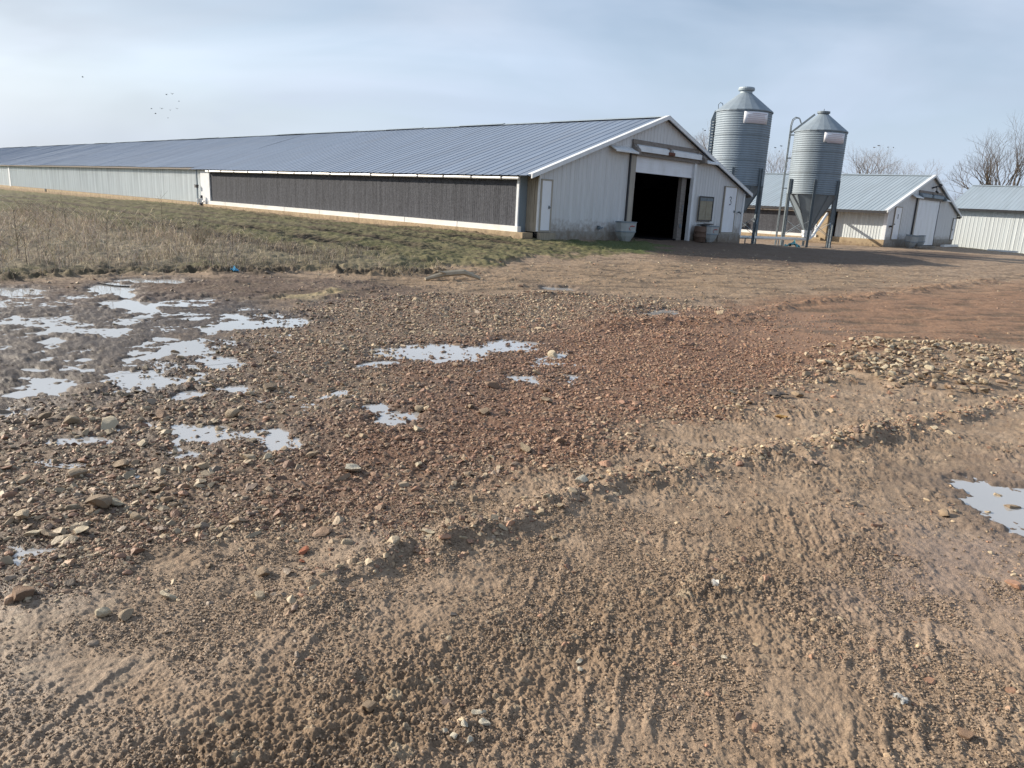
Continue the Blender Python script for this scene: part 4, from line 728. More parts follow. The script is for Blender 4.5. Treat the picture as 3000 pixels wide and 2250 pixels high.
def rake(t, um, zp, a_e, z_e, a_e2, z_e2, ov, dz, mat='white_trim'):
    for a, z in ((a_e, z_e), (a_e2, z_e2)):
        mb = MB(); s = 1 if a < um else -1
        L = [(a, z), (um, zp)]
        p = [(a, -ov-.035, z-.09), (um, -ov-.035, zp-.09), (um, -ov+.02, zp-.09), (a, -ov+.02, z-.09), (a, -ov-.035, z+.045), (um, -ov-.035, zp+.045), (um, -ov+.02, zp+.045), (a, -ov+.02, z+.045)]
        mb.hexa(p if s > 0 else [p[i] for i in (1, 0, 3, 2, 5, 4, 7, 6)])
        q = [(a, -ov-.04, z+.045), (um, -ov-.04, zp+.045), (um, -ov+.17, zp+.045), (a, -ov+.17, z+.045), (a, -ov-.04, z+.06), (um, -ov-.04, zp+.06), (um, -ov+.17, zp+.06), (a, -ov+.17, z+.06)]
        mb.hexa(q if s > 0 else [q[i] for i in (1, 0, 3, 2, 5, 4, 7, 6)])
        mb.build('rake_trim', M[mat], t, dz=dz)
def ridge_cap(t, um, zp, b0, b1, dz, mat, sag=0, step=3.1):
    mb = MB(); b = b0; i = 0
    while b < b1:
        e = min(b+step, b1); o = .012*(i % 2); w = float(sag*perlin(np.array([b/4.7]), np.array([3.3]), 77)[0])
        z = zp+.055+o+w
        mb.add([(um-.22, b, z-.075), (um, b, z), (um+.22, b, z-.075), (um-.22, e+.06, z-.075), (um, e+.06, z), (um+.22, e+.06, z-.075)], [(0, 1, 4, 3), (1, 2, 5, 4)]); b = e; i += 1
    mb.build('ridge_cap', mat, t, dz=dz)
def pump(t, a, b, z, dz):
    mb = MB(); mb.tube([(a, b, z), (a, b, z+.28)], .09, 10); mb.tube([(a, b, z+.1), (a-.02, b-.35, z+.1)], .06, 8); mb.tube([(a-.12, b+.12, z+.02), (a-.12, b+.12, z+.26)], .10, 10); mb.build('pump', M['white_pvc'], t, dz=dz)
    mb = MB(); mb.tube([(a, b, z+.28), (a, b, z+.44)], [.075, .06], 10); mb.box(a-.11, a+.05, b-.08, b+.10, z-.16, z); mb.build('pump_motor', M['dark_metal'], t, dz=dz)
def cooling(t, ap, b0, b1, zb, zt, z_base0, dz, post_near=True):
    """cooling-pad bay: pad, trough below, water pipe above, concrete kerb"""
    nb = int((b1-b0)/.05); bs = np.linspace(b0, b1, nb+1); zs = np.linspace(zb-.02, zt+.02, 13); mb = MB()
    X = ap+.03+.006*np.array([[perlin(np.array([b/.16]), np.array([z/.9]), 301)[0] for b in bs] for z in zs])+.004*np.array([math.sin(i*math.pi) if 0 else (i % 2) for i in range(nb+1)])[None, :]
    n = nb+1
    for i, z in enumerate(zs):
        for j, b in enumerate(bs): mb.v.append((float(X[i, j]), float(b), float(z)))
    for i in range(len(zs)-1):
        for j in range(nb): mb.f.append((i*n+j, (i+1)*n+j, (i+1)*n+j+1, i*n+j+1))
    mb.build('cooling_pad', M['pad'], t, dz=dz)
    tr = MB(); b = b0-.2; 
    while b < b1+.1:
        e = min(b+3.2, b1+.1); tr.box(ap-.12, ap+.06, b, e, zb-.19, zb); tr.box(ap-.13, ap+.055, e-.05, e+.02, zb-.185, zb+.008); b = e
    tr.build('water_trough', M['white_pvc'], t, dz=dz)
    pp = MB(); pp.tube([(ap-.165, b0-.2, zt+.025), (ap-.165, b1+.1, zt+.025)], .048, 8); pp.box(ap-.165, ap-.02, b0-.1, b1+.1, zt+.04, zt+.06); pp.box(ap-.02, ap+.05, b0-.1, b1+.1, zt, zt+.11); pp = pp.build('water_pipe', M['white_pvc'], t, dz=dz)
    b = b0+.6
    while b < b1:
        mb = MB(); mb.box(ap-.225, ap-.02, b, b+.05, zt-.01, zt+.09); mb.build('pipe_clip', M['dark_metal'], pp, dz=dz); b += 1.55
    kb = MB(); kb.box(ap-.22, ap+.3, b0-.55, b1+1.0, z_base0-.4, zb-.19); kb.build('kerb', M['concrete'], t, dz=dz)
    fr = MB()
    fr.box(ap-.04, ap+.06, b0-.10, b0, zb-.19, zt+.08); fr.build('pad_frame', M['white_trim'], t, dz=dz); fr = MB(); fr.box(ap-.04, ap+.06, b1, b1+.10, zb-.19, zt+.08); fr.build('pad_frame', M['white_trim'], t, dz=dz)
def barn_three():
    zg = .31; t = thing('poultry_barn', 'long low poultry barn with a dark cooling wall and its big front door half open', 'barn', (BO[0], BO[1], zg), YAW); dz = zg
    um, zp, ae, ze, sl = 7.244, 5.184, -.661, 2.465, .344
    L = 112
    mb = MB(); roof_slope(mb, -.2, 27.1, ae, ze, um, zp, .44, .006)
    roof_slope(mb, 27.1, L, -.30, zp-sl*(um+.30), um, zp, .44, .03); roof_slope(mb, -.2, L, 15.149, ze, um, zp, .61, .0, 2)
    mb.build('roof', M['roof_metal'], t, dz=dz)
    ridge_cap(t, um, zp, -.2, L, dz, M['roof_metal_pale'], .02)
    rake(t, um, zp, ae, ze, 15.149, ze, .2, dz)
    gable_parts(t, 14.746, um, zp, sl, .64, zg, dz, (5.40, 9.98, 3.62), .229, 'gable_steel')
    # eave boards; the thin near dark strip stands in for shade under the eave
    mb = MB(); mb.box(ae+.04, ae+.07, -.15, 27.1, ze-.03, ze-.003); mb.build('fascia_or_shade', M['dark_metal'], t, dz=dz); mb = MB(); mb.box(-.27, -.24, 27.1, L, ze+.01, ze+.11); mb.build('fascia_or_shade', M['brown_wood'], t, dz=dz); mb = MB(); mb.box(15.09, 15.12, -.15, L, ze-.14, ze-.01); mb.build('fascia_or_shade', M['brown_wood'], t, dz=dz)
    # side walls
    mb = wall_sheet(MB(), 26.95, 70.5, .15, lambda b: .61, lambda b: 2.58, lambda b, o, z: (-o*1.6, b, z)); mb.build('side_wall', M['long_wall_steel'], t, dz=dz); mb = MB(); wall_sheet(mb, 71.0, L, .15, lambda b: .58, lambda b: 2.58, lambda b, o, z: (-o, b, z))
    mb.build('side_wall', M['long_wall_steel'], t, dz=dz)
    mb = wall_sheet(MB(), 0, L, .43, lambda b: -.5, lambda b: 2.62, lambda b, o, z: (14.746+o, b, z)); mb.build('side_wall', M['side_steel'], t, dz=dz)
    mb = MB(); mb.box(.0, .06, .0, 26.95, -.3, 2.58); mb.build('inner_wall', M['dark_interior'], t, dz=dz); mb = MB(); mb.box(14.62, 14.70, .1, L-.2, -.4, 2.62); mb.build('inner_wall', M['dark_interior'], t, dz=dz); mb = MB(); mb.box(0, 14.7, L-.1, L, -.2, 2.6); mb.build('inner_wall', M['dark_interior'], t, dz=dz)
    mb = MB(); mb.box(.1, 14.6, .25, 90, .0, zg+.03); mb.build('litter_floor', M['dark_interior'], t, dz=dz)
    mb = MB(); b = 26.95
    while b < L: e = min(b+1.42, L); mb.box(-.05+.004*(int(b) % 2), .2, b+.006, e, -.6, .60); b = e
    mb.build('foundation', M['concrete'], t, dz=dz)
    mb = MB(); mb.box(-.06, .0, 70.5, 71.0, .55, 2.5); mb.build('wall_post', M['white_trim'], t, dz=dz)
    mb = MB(); mb.box(-.09, -.05, 58.6, 58.95, .38, .60); mb.build('drain_opening', M['dark_metal'], t, dz=dz)
    # cooling bay along the near end
    cooling(t, -.425, .65, 24.83, .76, 2.35, .0, dz)
    mb = MB(); mb.box(-.46, .0, 24.95, 26.0, .3, 2.50); mb.build('end_panel', M['white_trim'], t, dz=dz)
    mb = MB(); mb.box(-.41, -.02, .54, .64, .57, 2.46); mb.build('corner_post', M['galvanised'], t, dz=dz)
    mb = MB()
    for i, (p, q) in enumerate(((.02, .17), (.18, .34), (.35, .53))): mb.box(-.045-.004*i, -.0, p, q, .60, 2.45)
    mb.box(-.06, -.0, .02, .53, .60, .92); mb.build('board_panel', M['weathered_wood'], t, dz=dz)
    mb = MB(); mb.box(-.07, .045, -.045, .02, .62, 2.52); mb.build('corner_trim', M['white_trim'], t, dz=dz)
    mb = MB(); mb.box(-.03, .80, -.16, -.04, .15, .58); mb.build('door_step', M['weathered_wood'], t, dz=dz)
    mb = MB(); mb.tube([(-.55, 26.3, .52), (-.55, 26.3, 2.45)], .03, 6); mb.tube([(-.55, 26.2, .62), (-.55, 26.2, 2.42)], .012, 5); mb.build('chain_pole', M['galvanised'], t, dz=dz)
    mb = MB(); mb.box(-.66, -.52, 26.15, 26.4, 1.45, 1.62); mb.build('winch', M['dark_metal'], t, dz=dz)
    pump(t, -.62, 25.6, .60, dz)
    # gable openings
    door(t, .03, .573, .64, 2.365, dz)
    def three(d, y): stroke([(13.22, 2.26), (13.27, 2.31), (13.34, 2.31), (13.38, 2.26), (13.35, 2.19), (13.28, 2.16), (13.36, 2.12), (13.40, 2.04), (13.36, 1.96), (13.28, 1.94), (13.22, 1.98)], y).build('door_number', M['ink'], d, dz=dz)
    door(t, 12.722, 13.872, .66, 2.746, dz, mark=three)
    mb = MB(); mb.box(12.45, 14.2, -.12, -.04, .0, .62); mb.build('door_step', M['grey_concrete'], t, dz=dz)
    mb = MB(); mb.box(14.62, 14.76, -.05, .02, .55, 2.5); mb.build('corner_trim', M['white_trim'], t, dz=dz)
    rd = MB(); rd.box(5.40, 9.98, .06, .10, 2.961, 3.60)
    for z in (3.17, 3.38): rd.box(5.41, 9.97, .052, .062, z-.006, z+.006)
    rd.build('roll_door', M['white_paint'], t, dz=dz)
    mb = MB(); mb.box(5.12, 5.40, -.06, .04, .2, 3.62); mb.build('door_jamb', M['tan_trim'], t, dz=dz)
    mb = MB(); mb.box(5.40, 5.56, .0, .16, .2, 3.6); mb.build('door_jamb', M['tan_trim'], t, dz=dz)
    mb = MB(); mb.box(5.04, 5.10, -.09, -.03, .3, 3.66); mb.build('door_track', M['dark_metal'], t, dz=dz)
    mb = MB(); mb.box(9.86, 10.02, -.06, .10, .0, 3.60); mb.build('door_jamb', M['white_trim'], t, dz=dz)
    mb = MB(); mb.box(9.38, 9.74, .22, .40, .0, 3.0); mb.build('inner_post', M['brown_wood'], t, dz=dz)
    mb = MB(); mb.tube([(9.6, .20, 1.5), (9.6, .20, 1.8)], .02, 6); mb.tube([(9.5, .20, 1.0), (9.5, .18, .85), (9.6, .18, .82), (9.6, .2, 1.0)], .02, 6); mb.build('hook', M['galvanised'], t, dz=dz)
    hood(t, um, 5.45, 9.98, 3.60, dz, True, 3.72, 11.55)
    mb = MB(); mb.tube([(3.42, -.02, .78), (3.42, -.14, .78)], .035, 8); mb.tube([(3.36, -.12, .74), (3.55, -.12, .80)], .03, 8); mb.box(3.34, 3.44, -.10, -.02, .72, .86); mb.build('water_tap', M['galvanised_dark'], t, dz=dz)
    mb = MB(); mb.tube([(14.25, -.02, 1.62), (14.25, -.16, 1.62)], .03, 8); mb.tube([(14.15, -.12, 1.66), (14.36, -.12, 1.56)], .025, 6); mb.build('water_tap', M['galvanised_dark'], t, dz=dz)
    return t
b3 = barn_three()
def bw(a, b, O=None, yaw=YAW):   # barn coordinates -> world xy
    O = BO if O is None else O; return (O[0]+a*math.cos(yaw)-b*math.sin(yaw), O[1]+a*math.sin(yaw)+b*math.cos(yaw))
O2 = (23.04, 47.64)
def barn_two():
    zg = -.02; dz = zg; t = thing('poultry_barn', 'grey poultry barn behind the feed bins with its tall white door closed', 'barn', (O2[0], O2[1], zg), YAW)
    W, zp, ae, a2, ze = 15.74, 4.77, -.82, 16.45, 2.16; um = (ae+a2)/2; sl = (zp-ze)/(um-ae); L = 70
    mb = MB(); roof_slope(mb, -.2, L, ae, ze, um, zp, .27, .008); roof_slope(mb, -.2, L, a2, ze, um, zp, .8, 0, 2); mb.build('roof', M['roof_metal_pale'], t, dz=dz)
    ridge_cap(t, um, zp, -.2, L, dz, M['roof_metal_pale']); rake(t, um, zp, ae, ze, a2, ze, .2, dz)
    gable_parts(t, W, um, zp, sl, .42, zg, dz, (5.6, 10.75, 3.14), .25, 'gable_steel')
    mb = MB(); mb.box(ae+.02, ae+.06, -.15, L, ze-.16, ze-.01); mb.box(a2-.06, a2-.02, -.15, L, ze-.16, ze-.01); mb.build('fascia_or_shade', M['dark_metal'], t, dz=dz)
    mb = wall_sheet(MB(), 0, 3.1, .18, lambda b: .40, lambda b: 2.4, lambda b, o, z: (-o, b, z)); mb.build('side_wall', M['side_steel'], t, dz=dz); mb = MB(); wall_sheet(mb, 27, L, .27, lambda b: .40, lambda b: 2.4, lambda b, o, z: (-o, b, z)); mb.build('side_wall', M['side_steel'], t, dz=dz)
    mb = wall_sheet(MB(), 0, L, .54, lambda b: .3, lambda b: 2.4, lambda b, o, z: (W+o, b, z)); mb.build('side_wall', M['side_steel'], t, dz=dz)
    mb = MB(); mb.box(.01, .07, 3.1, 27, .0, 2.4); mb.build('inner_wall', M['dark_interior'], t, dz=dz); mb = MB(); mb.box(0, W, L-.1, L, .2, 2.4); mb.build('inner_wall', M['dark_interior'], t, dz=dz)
    mb = MB(); mb.box(-.05, .2, -.03, 3.4, -.6, .40); mb.build('foundation', M['concrete'], t, dz=dz)
    cooling(t, -.42, 4.3, 26, .47, 1.93, -.5, dz)
    mb = MB(); mb.box(-.46, .0, 3.5, 4.15, -.4, 2.15); mb.build('corner_post', M['concrete'], t, dz=dz)
    mb = MB(); mb.box(-.56, -.42, 9.2, 10.1, .62, .98); mb.build('fan_opening', M['dark_metal'], t, dz=dz)
    mb = MB(); mb.box(-.07, .06, -.05, .16, .40, 2.25); mb.build('corner_trim', M['white_trim'], t, dz=dz)
    def mark(d, y): stroke([(1.72, 1.98), (1.80, 2.02), (1.80, 1.72)], y, .04).build('door_number', M['ink'], d, dz=dz)
    door(t, 1.18, 2.42, .43, 2.46, dz, handle='left', mark=mark)
    door(t, 14.9, 15.7, .40, 2.0, dz, handle='left')
    mb = MB(); mb.box(5.6, 10.75, .02, .07, .0, 3.14)
    for q in (1.5,): mb.box(5.62, 10.73, .012, .022, q-.01, q+.01)
    mb.build('sliding_door', M['white_paint'], t, dz=dz)
    mb = MB(); mb.box(5.28, 5.60, -.06, .04, .0, 3.2); mb.build('door_jamb', M['tan_trim'], t, dz=dz)
    mb = MB(); mb.box(5.12, 5.22, -.10, -.03, .2, 3.25); mb.build('door_track', M['dark_metal'], t, dz=dz)
    hood(t, um, 5.7, 10.75, 3.14, dz, False, 3.85, 12.1)
    mb = MB(); mb.tube([(8.1, -.02, 3.95), (8.1, -.3, 4.05), (8.5, -.34, 4.12)], .05, 8); mb.tube([(8.1, -.3, 4.05), (8.25, -.32, 3.72)], .03, 6); mb.tube([(8.5, -.34, 4.05), (8.62, -.40, 4.2)], [.07, .12], 10); mb.tube([(8.2, -.3, 3.74), (8.45, -.34, 3.66)], .07, 8); mb.build('flood_lamp', M['dark_metal'], t, dz=dz)
    mb = MB(); mb.tube([(.62, -.02, 1.24), (.62, -.18, 1.24)], .05, 8); mb.box(.50, .76, -.16, -.04, 1.20, 1.30); mb.build('water_tap', M['dark_metal'], t, dz=dz)
barn_two()
def barn_far():
    a0, bn, bf = 20.0, -16., 1.5; zg = -.42; O3 = bw(a0, 0, O2); t = thing('machine_shed', 'steel shed at the right picture edge with ribbed pale wall', 'shed', (O3[0], O3[1], zg), YAW); dz = zg
    ze, zp, W = 2.86, 4.97, 12.4; um = W/2; sl = (zp-ze)/(um+.5)
    mb = MB(); roof_slope(mb, bn, bf+.25, -.5, ze, um, zp, .28, .008); roof_slope(mb, bn, bf+.25, W+.5, ze, um, zp, .8, 0, 2); mb.build('roof', M['roof_metal_pale'], t, dz=dz)
    ridge_cap(t, um, zp, bn, bf+.25, dz, M['roof_metal_pale'])
    mb = MB(); mb.box(-.47, -.43, bn, bf+.2, ze-.14, ze-.01); mb.build('fascia_or_shade', M['dark_metal'], t, dz=dz)
    mb = wall_sheet(MB(), bn, bf, .28, lambda b: -.7, lambda b: 2.99, lambda b, o, z: (-o, b, z)); mb.build('side_wall', M['side_steel'], t, dz=dz)
    mb = wall_sheet(MB(), bn, bf, .42, lambda b: -.7, lambda b: 2.95, lambda b, o, z: (W+o, b, z)); mb.build('side_wall', M['side_steel'], t, dz=dz)
    for b, s in ((bn, -1), (bf, 1)):
        mb = wall_sheet(MB(), 0, W, .42, lambda a: -.7, lambda a: zp-sl*abs(a-um)-.05, lambda a, o, z: (a, b+s*o, z), breaks=(um,)); mb.build('gable_wall', M['side_steel'], t, dz=dz)
    mb = MB(); mb.box(-.06, .05, bf-.1, bf+.04, -.6, 2.75); mb.build('corner_trim', M['white_trim'], t, dz=dz)
barn_far()
# ------------------------------------------------------------------ things at the barns
def gz(x, y): return float(ground(np.array([float(x)]), np.array([float(y)]))[0][0])
def notice_board():
    x, y = bw(0, 0); t = thing('notice_board', 'black framed notice board of tan paper sheets hung beside the big doorway', 'notice board', (*bw(11.09, -.03), 1.17), YAW)
    mb = MB(); mb.box(-.60, .60, -.05, .0, .0, 1.05); mb.build('backing', M['weathered_wood'], t)
    mb = MB(); mb.box(-.62, -.56, -.075, -.05, -.02, 1.07); mb.box(.56, .62, -.075, -.05, -.02, 1.07); mb.box(-.56, .56, -.075, -.05, 1.01, 1.07); mb.box(-.56, .56, -.075, -.05, -.02, .03); mb.build('frame', M['dark_metal'], t)
    mb = MB(); mb.box(-.55, -.01, -.07, -.05, .87, 1.0); mb.box(.01, .55, -.07, -.05, .87, 1.0); mb.build('header_strip', M['galvanised_dark'], t)
    for c in range(2):
        for r_ in range(7):
            o = MB().box(-.54+c*.56+(.012*((r_*3+c) % 3)), -.02+c*.55, -.062-.003*((r_+c) % 2), -.05, .06+r_*.113, .06+r_*.113+.10).build('paper_sheet', M['paper'], t)
notice_board()
def tub(loc, rz, label, s=1.0, tilt=0, logo=True):
    t = thing('feed_tub', label, 'tub', loc, rz, 'feed hopper tubs standing at the barn doors'); t.rotation_euler = (tilt, 0, rz); t.scale = (s, s, s)
    prof = [(.17, .15, 0), (.30, .24, .20), (.36, .29, .37), (.37, .30, .74)]
    def ring(w, d, z, i=0): return [(x, y, z) for x, y in ((-w+i, -d*.55), (-w*.55, -d+i), (w*.55, -d+i), (w-i, -d*.55), (w-i, d*.55), (w*.55, d-i), (-w*.55, d-i), (-w+i, d*.55))]
    mb = MB(); n = 8; rings = [ring(*p) for p in prof]+[ring(.345, .275, .74), ring(.33, .265, .40), ring(.15, .13, .03)]
    V = [p for r_ in rings for p in r_]; F = [tuple(range(7, -1, -1))]
    for i in range(len(rings)-1):
        for j in range(n): F.append((i*n+j, i*n+(j+1) % n, (i+1)*n+(j+1) % n, (i+1)*n+j))
    F.append(tuple((len(rings)-1)*n+j for j in range(n))); mb.add(V, F); mb.build('shell', M['tub_plastic'], t)
    mb = MB()
    for z, w, d in ((.72, .385, .315), (.37, .372, .302)):
        q = ring(w, d, z-.02)+ring(w, d, z+.02); mb.add(q, [(j, (j+1) % 8, 8+(j+1) % 8, 8+j) for j in range(8)]+[tuple(range(8, 16)), tuple(range(7, -1, -1))]) if z < .5 else mb.add(q+ring(.34, .27, z+.02), [(j, (j+1) % 8, 8+(j+1) % 8, 8+j) for j in range(8)]+[(8+j, 8+(j+1) % 8, 16+(j+1) % 8, 16+j) for j in range(8)])
    mb.build('rim', M['galvanised'], t)
    if logo:
        mb = MB(); mb.tube([(-.04, -.302, .575), (.05, -.303, .585), (.14, -.303, .578), (.19, -.302, .59)], [.014, .022, .018, .008], 6); mb.tube([(-.04, -.301, .55), (-.08, -.300, .50), (-.05, -.299, .45), (.0, -.299, .43)], [.01, .012, .01, .006], 6); mb.build('logo', M['red_mark'], t)
    return t
x, y = bw(4.45, -.55); tub((x, y, gz(x, y)-.01), YAW-.25, 'upright grey plastic tub with a red mark left of the open doorway', 1.02)
x, y = bw(10.85, -.55); tub((x, y, gz(x, y)-.01), YAW-.3, 'grey tub below the notice board beside the brown barrel', .98)
x, y = bw(2.85, -.75, O2); tub((x, y, gz(x, y)), YAW-.2, 'grey tub at the farther barn standing beside its small door', 1.08, .1, False)
x, y = bw(4.25, -.9, O2); tub((x, y, gz(x, y)), YAW+.5, 'grey tub at the farther barn left of the tall white door', 1.08, -.08, False)
def barrel():
    x, y = bw(10.35, -.36); t = thing('barrel', 'brown barrel squeezed between the doorway and the grey tub', 'barrel', (x, y, gz(x, y)), YAW)
    mb = MB(); mb.lathe([(.0, 0), (.25, 0), (.26, .02), (.27, .22), (.285, .23), (.27, .24), (.27, .44), (.285, .45), (.27, .46), (.265, .66), (.25, .68), (.0, .68)], 20); mb.build('drum', M['barrel_brown'], t, True)
    x, y = bw(10.62, -.42); o = MB(); o.hexa([(-.36, -.22, 0), (.36, -.22, .06), (.36, .22, .06), (-.36, .22, 0), (-.36, -.22, .03), (.36, -.22, .09), (.36, .22, .09), (-.36, .22, .03)]); b = o.build('tub_lid', M['dark_metal']); b.location = (x, y, gz(x, y)+.72); b.rotation_euler = (0, 0, YAW); tag(b, 'black flat lid lying across the barrel and the tub', 'lid')
barrel()
def plank(p, q, w, h, label, mat='dead_branch', z=0.02):
    c = ((p[0]+q[0])/2, (p[1]+q[1])/2); L = math.hypot(q[0]-p[0], q[1]-p[1]); mb = MB(); mb.box(-L/2, L/2, -w/2, w/2, 0, h); o = mb.build('plank', M[mat]); o.location = (*c, gz(*c)+z); o.rotation_euler = (0, .0, math.atan2(q[1]-p[1], q[0]-p[0])); tag(o, label, 'plank', 'boards lying along the farther barns')
plank(bw(-.55, .4, O2), bw(-.75, 4.6, O2), .22, .12, 'pale plank lying along the concrete footing of the farther barn', 'concrete')
plank(bw(2.6, -1.3, O2), bw(5.4, -1.5, O2), .25, .10, 'pale plank lying in front of the farther grey tubs', 'grey_concrete')
plank(bw(11.4, -.5, O2), bw(15.3, -.5, O2), .25, .16, 'pale plank lying along the wall right of the tall white door', 'white_trim')
plank(bw(17.4, -2.2, O2), bw(17.4, -4.2, O2), .35, .12, 'white board lying at the foot of the steel shed wall', 'white_trim')
# ------------------------------------------------------------------ feed bins
def curved_plate(mb, R_, a0, a1, z0, z1, n=10):
    k = len(mb.v)
    for i in range(n+1):
        a = a0+(a1-a0)*i/n
        for r_ in (R_, R_+.012):
            for z in (z0, z1): mb.v.append((r_*math.cos(a), r_*math.sin(a), z))
    for i in range(n):
        b = k+i*4; c = b+4; mb.f += [(b+2, c+2, c+3, b+3), (b, b+1, c+1, c), (b+1, b+3, c+3, c+1), (b, c, c+2, b+2)]
    e = k+n*4; mb.f += [(k, k+2, k+3, k+1), (e, e+1, e+3, e+2)]
def feed_bin(C, zg, Rr, zb, ze, zc, zt, zo, legtop, leg0, label, tall):
    t = thing('feed_bin', label, 'feed bin', (C[0], C[1], zg), 0, 'galvanised feed bins between the barns'); dz = zg
    face = math.atan2(-C[1], -C[0])
    n = int(round((ze-zb)/.108)); prof = []
    for i in range(n*6+1): ph = i/6; prof.append((Rr+.010*math.cos(2*math.pi*ph), zb+(ze-zb)*i/(n*6)))
    MB().lathe(prof, 72).build('body', M['galvanised'], t, True, dz)
    seam = MB()
    for i in range(3): seam.lathe([(Rr+.016, zb+(ze-zb)*(i+.0)/3-.0), (Rr+.023, zb+(ze-zb)*i/3+.012), (Rr+.016, zb+(ze-zb)*i/3+.024)], 72)
    seam.build('seam_band', M['galvanised_dark'], t, True, dz)
    # roof cone of flat panels
    rc = .30 if tall else .27; cone = MB(); cone.lathe([(Rr+.05, ze-.05), (Rr+.05, ze), (rc, zc)], 24); cone.build('roof_cone', M['galvanised'], t, False, dz)
    cap = MB()
    if tall: cap.lathe([(rc, zc-.05), (rc, zc+.10), (rc+.09, zc+.12), (rc+.11, zc+.20), (rc+.08, zc+.27), (0, zt+.03)], 24); cap.build('cap', M['roof_metal_pale'], t, False, dz)
    else:
        cap.lathe([(rc, zc-.04), (rc, zc+.05), (rc+.06, zc+.06), (rc+.06, zc+.15), (0, zt+.02)], 24); cap.tube([(0, 0, zt), (0, 0, zt+.16)], .02, 6); cap.build('cap', M['galvanised_dark'], t, False, dz)
    hop = MB(); hop.lathe([(Rr+.01, zb+.02), (Rr-.02, zb-.03), (.20, zo), (.20, zo-.05)], 10); hop.build('hopper', M['galvanised'], t, False, dz)
    hs = MB()
    for j in range(10):
        a = 2*math.pi*j/10; hs.beam(((Rr-.0)*math.cos(a), (Rr-.0)*math.sin(a), zb-.03), (.21*math.cos(a), .21*math.sin(a), zo+.02), .05, .02)
    hs.build('hopper_seams', M['galvanised_dark'], t, dz=dz)
    boot = MB(); boot.hexa([(-.2, -.2, zo-.35), (.2, -.2, zo-.35), (.2, .2, zo-.35), (-.2, .2, zo-.35), (-.22, -.22, zo+.02), (.22, -.22, zo+.02), (.22, .22, zo+.02), (-.22, .22, zo+.02)]); boot.tube([(-.1, 0, zo-.42), (.1, 0, zo-.42)], .14, 10); boot.build('boot', M['white_trim'], t, dz=dz)
    rl = Rr+.075; foot = []
    for j in range(6):
        a = face+leg0+j*math.pi/3; c, s = math.cos(a), math.sin(a); P = lambda r_, q, z: (c*r_-s*q, s*r_+c*q, z)
        leg = MB(); z0 = zg-.12
        for r0, r1, q0, q1 in ((rl-.045, rl+.045, -.065, -.055), (rl-.045, rl+.045, .055, .065), (rl-.05, rl-.04, -.055, .055)):
            leg.hexa([P(r0, q0, z0), P(r1, q0, z0), P(r1, q1, z0), P(r0, q1, z0), P(r0, q0, legtop), P(r1, q0, legtop), P(r1, q1, legtop), P(r0, q1, legtop)])
        leg.hexa([P(rl-.14, -.14, zg-.03), P(rl+.14, -.14, zg-.03), P(rl+.14, .14, zg-.03), P(rl-.14, .14, zg-.03), P(rl-.14, -.14, zg+.02), P(rl+.14, -.14, zg+.02), P(rl+.14, .14, zg+.02), P(rl-.14, .14, zg+.02)])
        leg.build('leg', M['galvanised_dark'], t, dz=dz); foot.append(a)
    for j in range(6):
        a, b = foot[j], foot[(j+1) % 6]; pa = lambda z: (rl*math.cos(a), rl*math.sin(a), z); pb = lambda z: (rl*math.cos(b), rl*math.sin(b), z)
        hz = zg+(zb-zg)*.32
        br = MB(); br.beam(pa(hz+.55), pb(hz-.30), .045, .012); br.beam(pa(hz-.30), pb(hz+.55), .045, .012); br.build('cross_brace', M['galvanised'], t, dz=dz)
    sg = MB(); a0, a1 = (face+R(1), face+R(54)) if tall else (face+R(8), face+R(60)); z0, z1 = (ze-.66, ze-.12) if tall else (ze-.62, ze-.14)
    curved_plate(sg, Rr+.03, a0, a1, z0, z1); sg = sg.build('sign_plate', M['sign_white'], t, True, dz); ln = MB()
    for i in range(6):
        f0 = .12 if i else .30; curved_plate(ln, Rr+.043, a0+(a1-a0)*(f0+.02*(i % 3)), a0+(a1-a0)*(.92-.05*((i*2) % 3)), z1-.085-.085*i, z1-.062-.085*i, 6)
    ln.build('sign_lettering', M['sign_red'], sg, dz=dz)
    # ladder
    la = face-R(96) if not tall else face-R(84); c, s = math.cos(la), math.sin(la); P = lambda r_, q, z: (c*r_-s*q, s*r_+c*q, z)
    ld = MB()
    if not tall:
        rr = Rr+.24
        for q in (-.19, .19): ld.tube([P(rr, q, zg-.1), P(rr, q, ze+.35), P(rr-.05, q, ze+.62), P(rr-.2, q, ze+.74), P(rr-.38, q, ze+.70), P(rr-.5, q, ze+.42)], .026, 6)
        z = zg+.4
        while z < ze+.3: ld.tube([P(rr, -.19, z), P(rr, .19, z)], .014, 6); z += .30
        for z in (zb+.3, zb+1.9): ld.beam(P(Rr, .0, z), P(rr, .0, z), .30, .04)
        ld.build('ladder', M['galvanised_dark'], t, dz=dz)
        op = MB(); op.beam(P(rr-.02, 0, ze-.05), P(.42, .0, zc+.02), .09, .09); op.beam(P(rr+.05, 0, ze-.16), P(Rr-.02, 0, ze-.16), .12, .06); op.build('lid_opener', M['galvanised_dark'], t, dz=dz)
    else:
        sh = MB(); sh.hexa([P(Rr+.02, -.26, zb+.3), P(Rr+.20, -.24, zb+.3), P(Rr+.20, .24, zb+.3), P(Rr+.02, .26, zb+.3), P(Rr+.02, -.26, ze-.45), P(Rr+.20, -.24, ze-.45), P(Rr+.20, .24, ze-.45), P(Rr+.02, .26, ze-.45)])
        sh.build('ladder_shield', M['galvanised'], t, dz=dz)
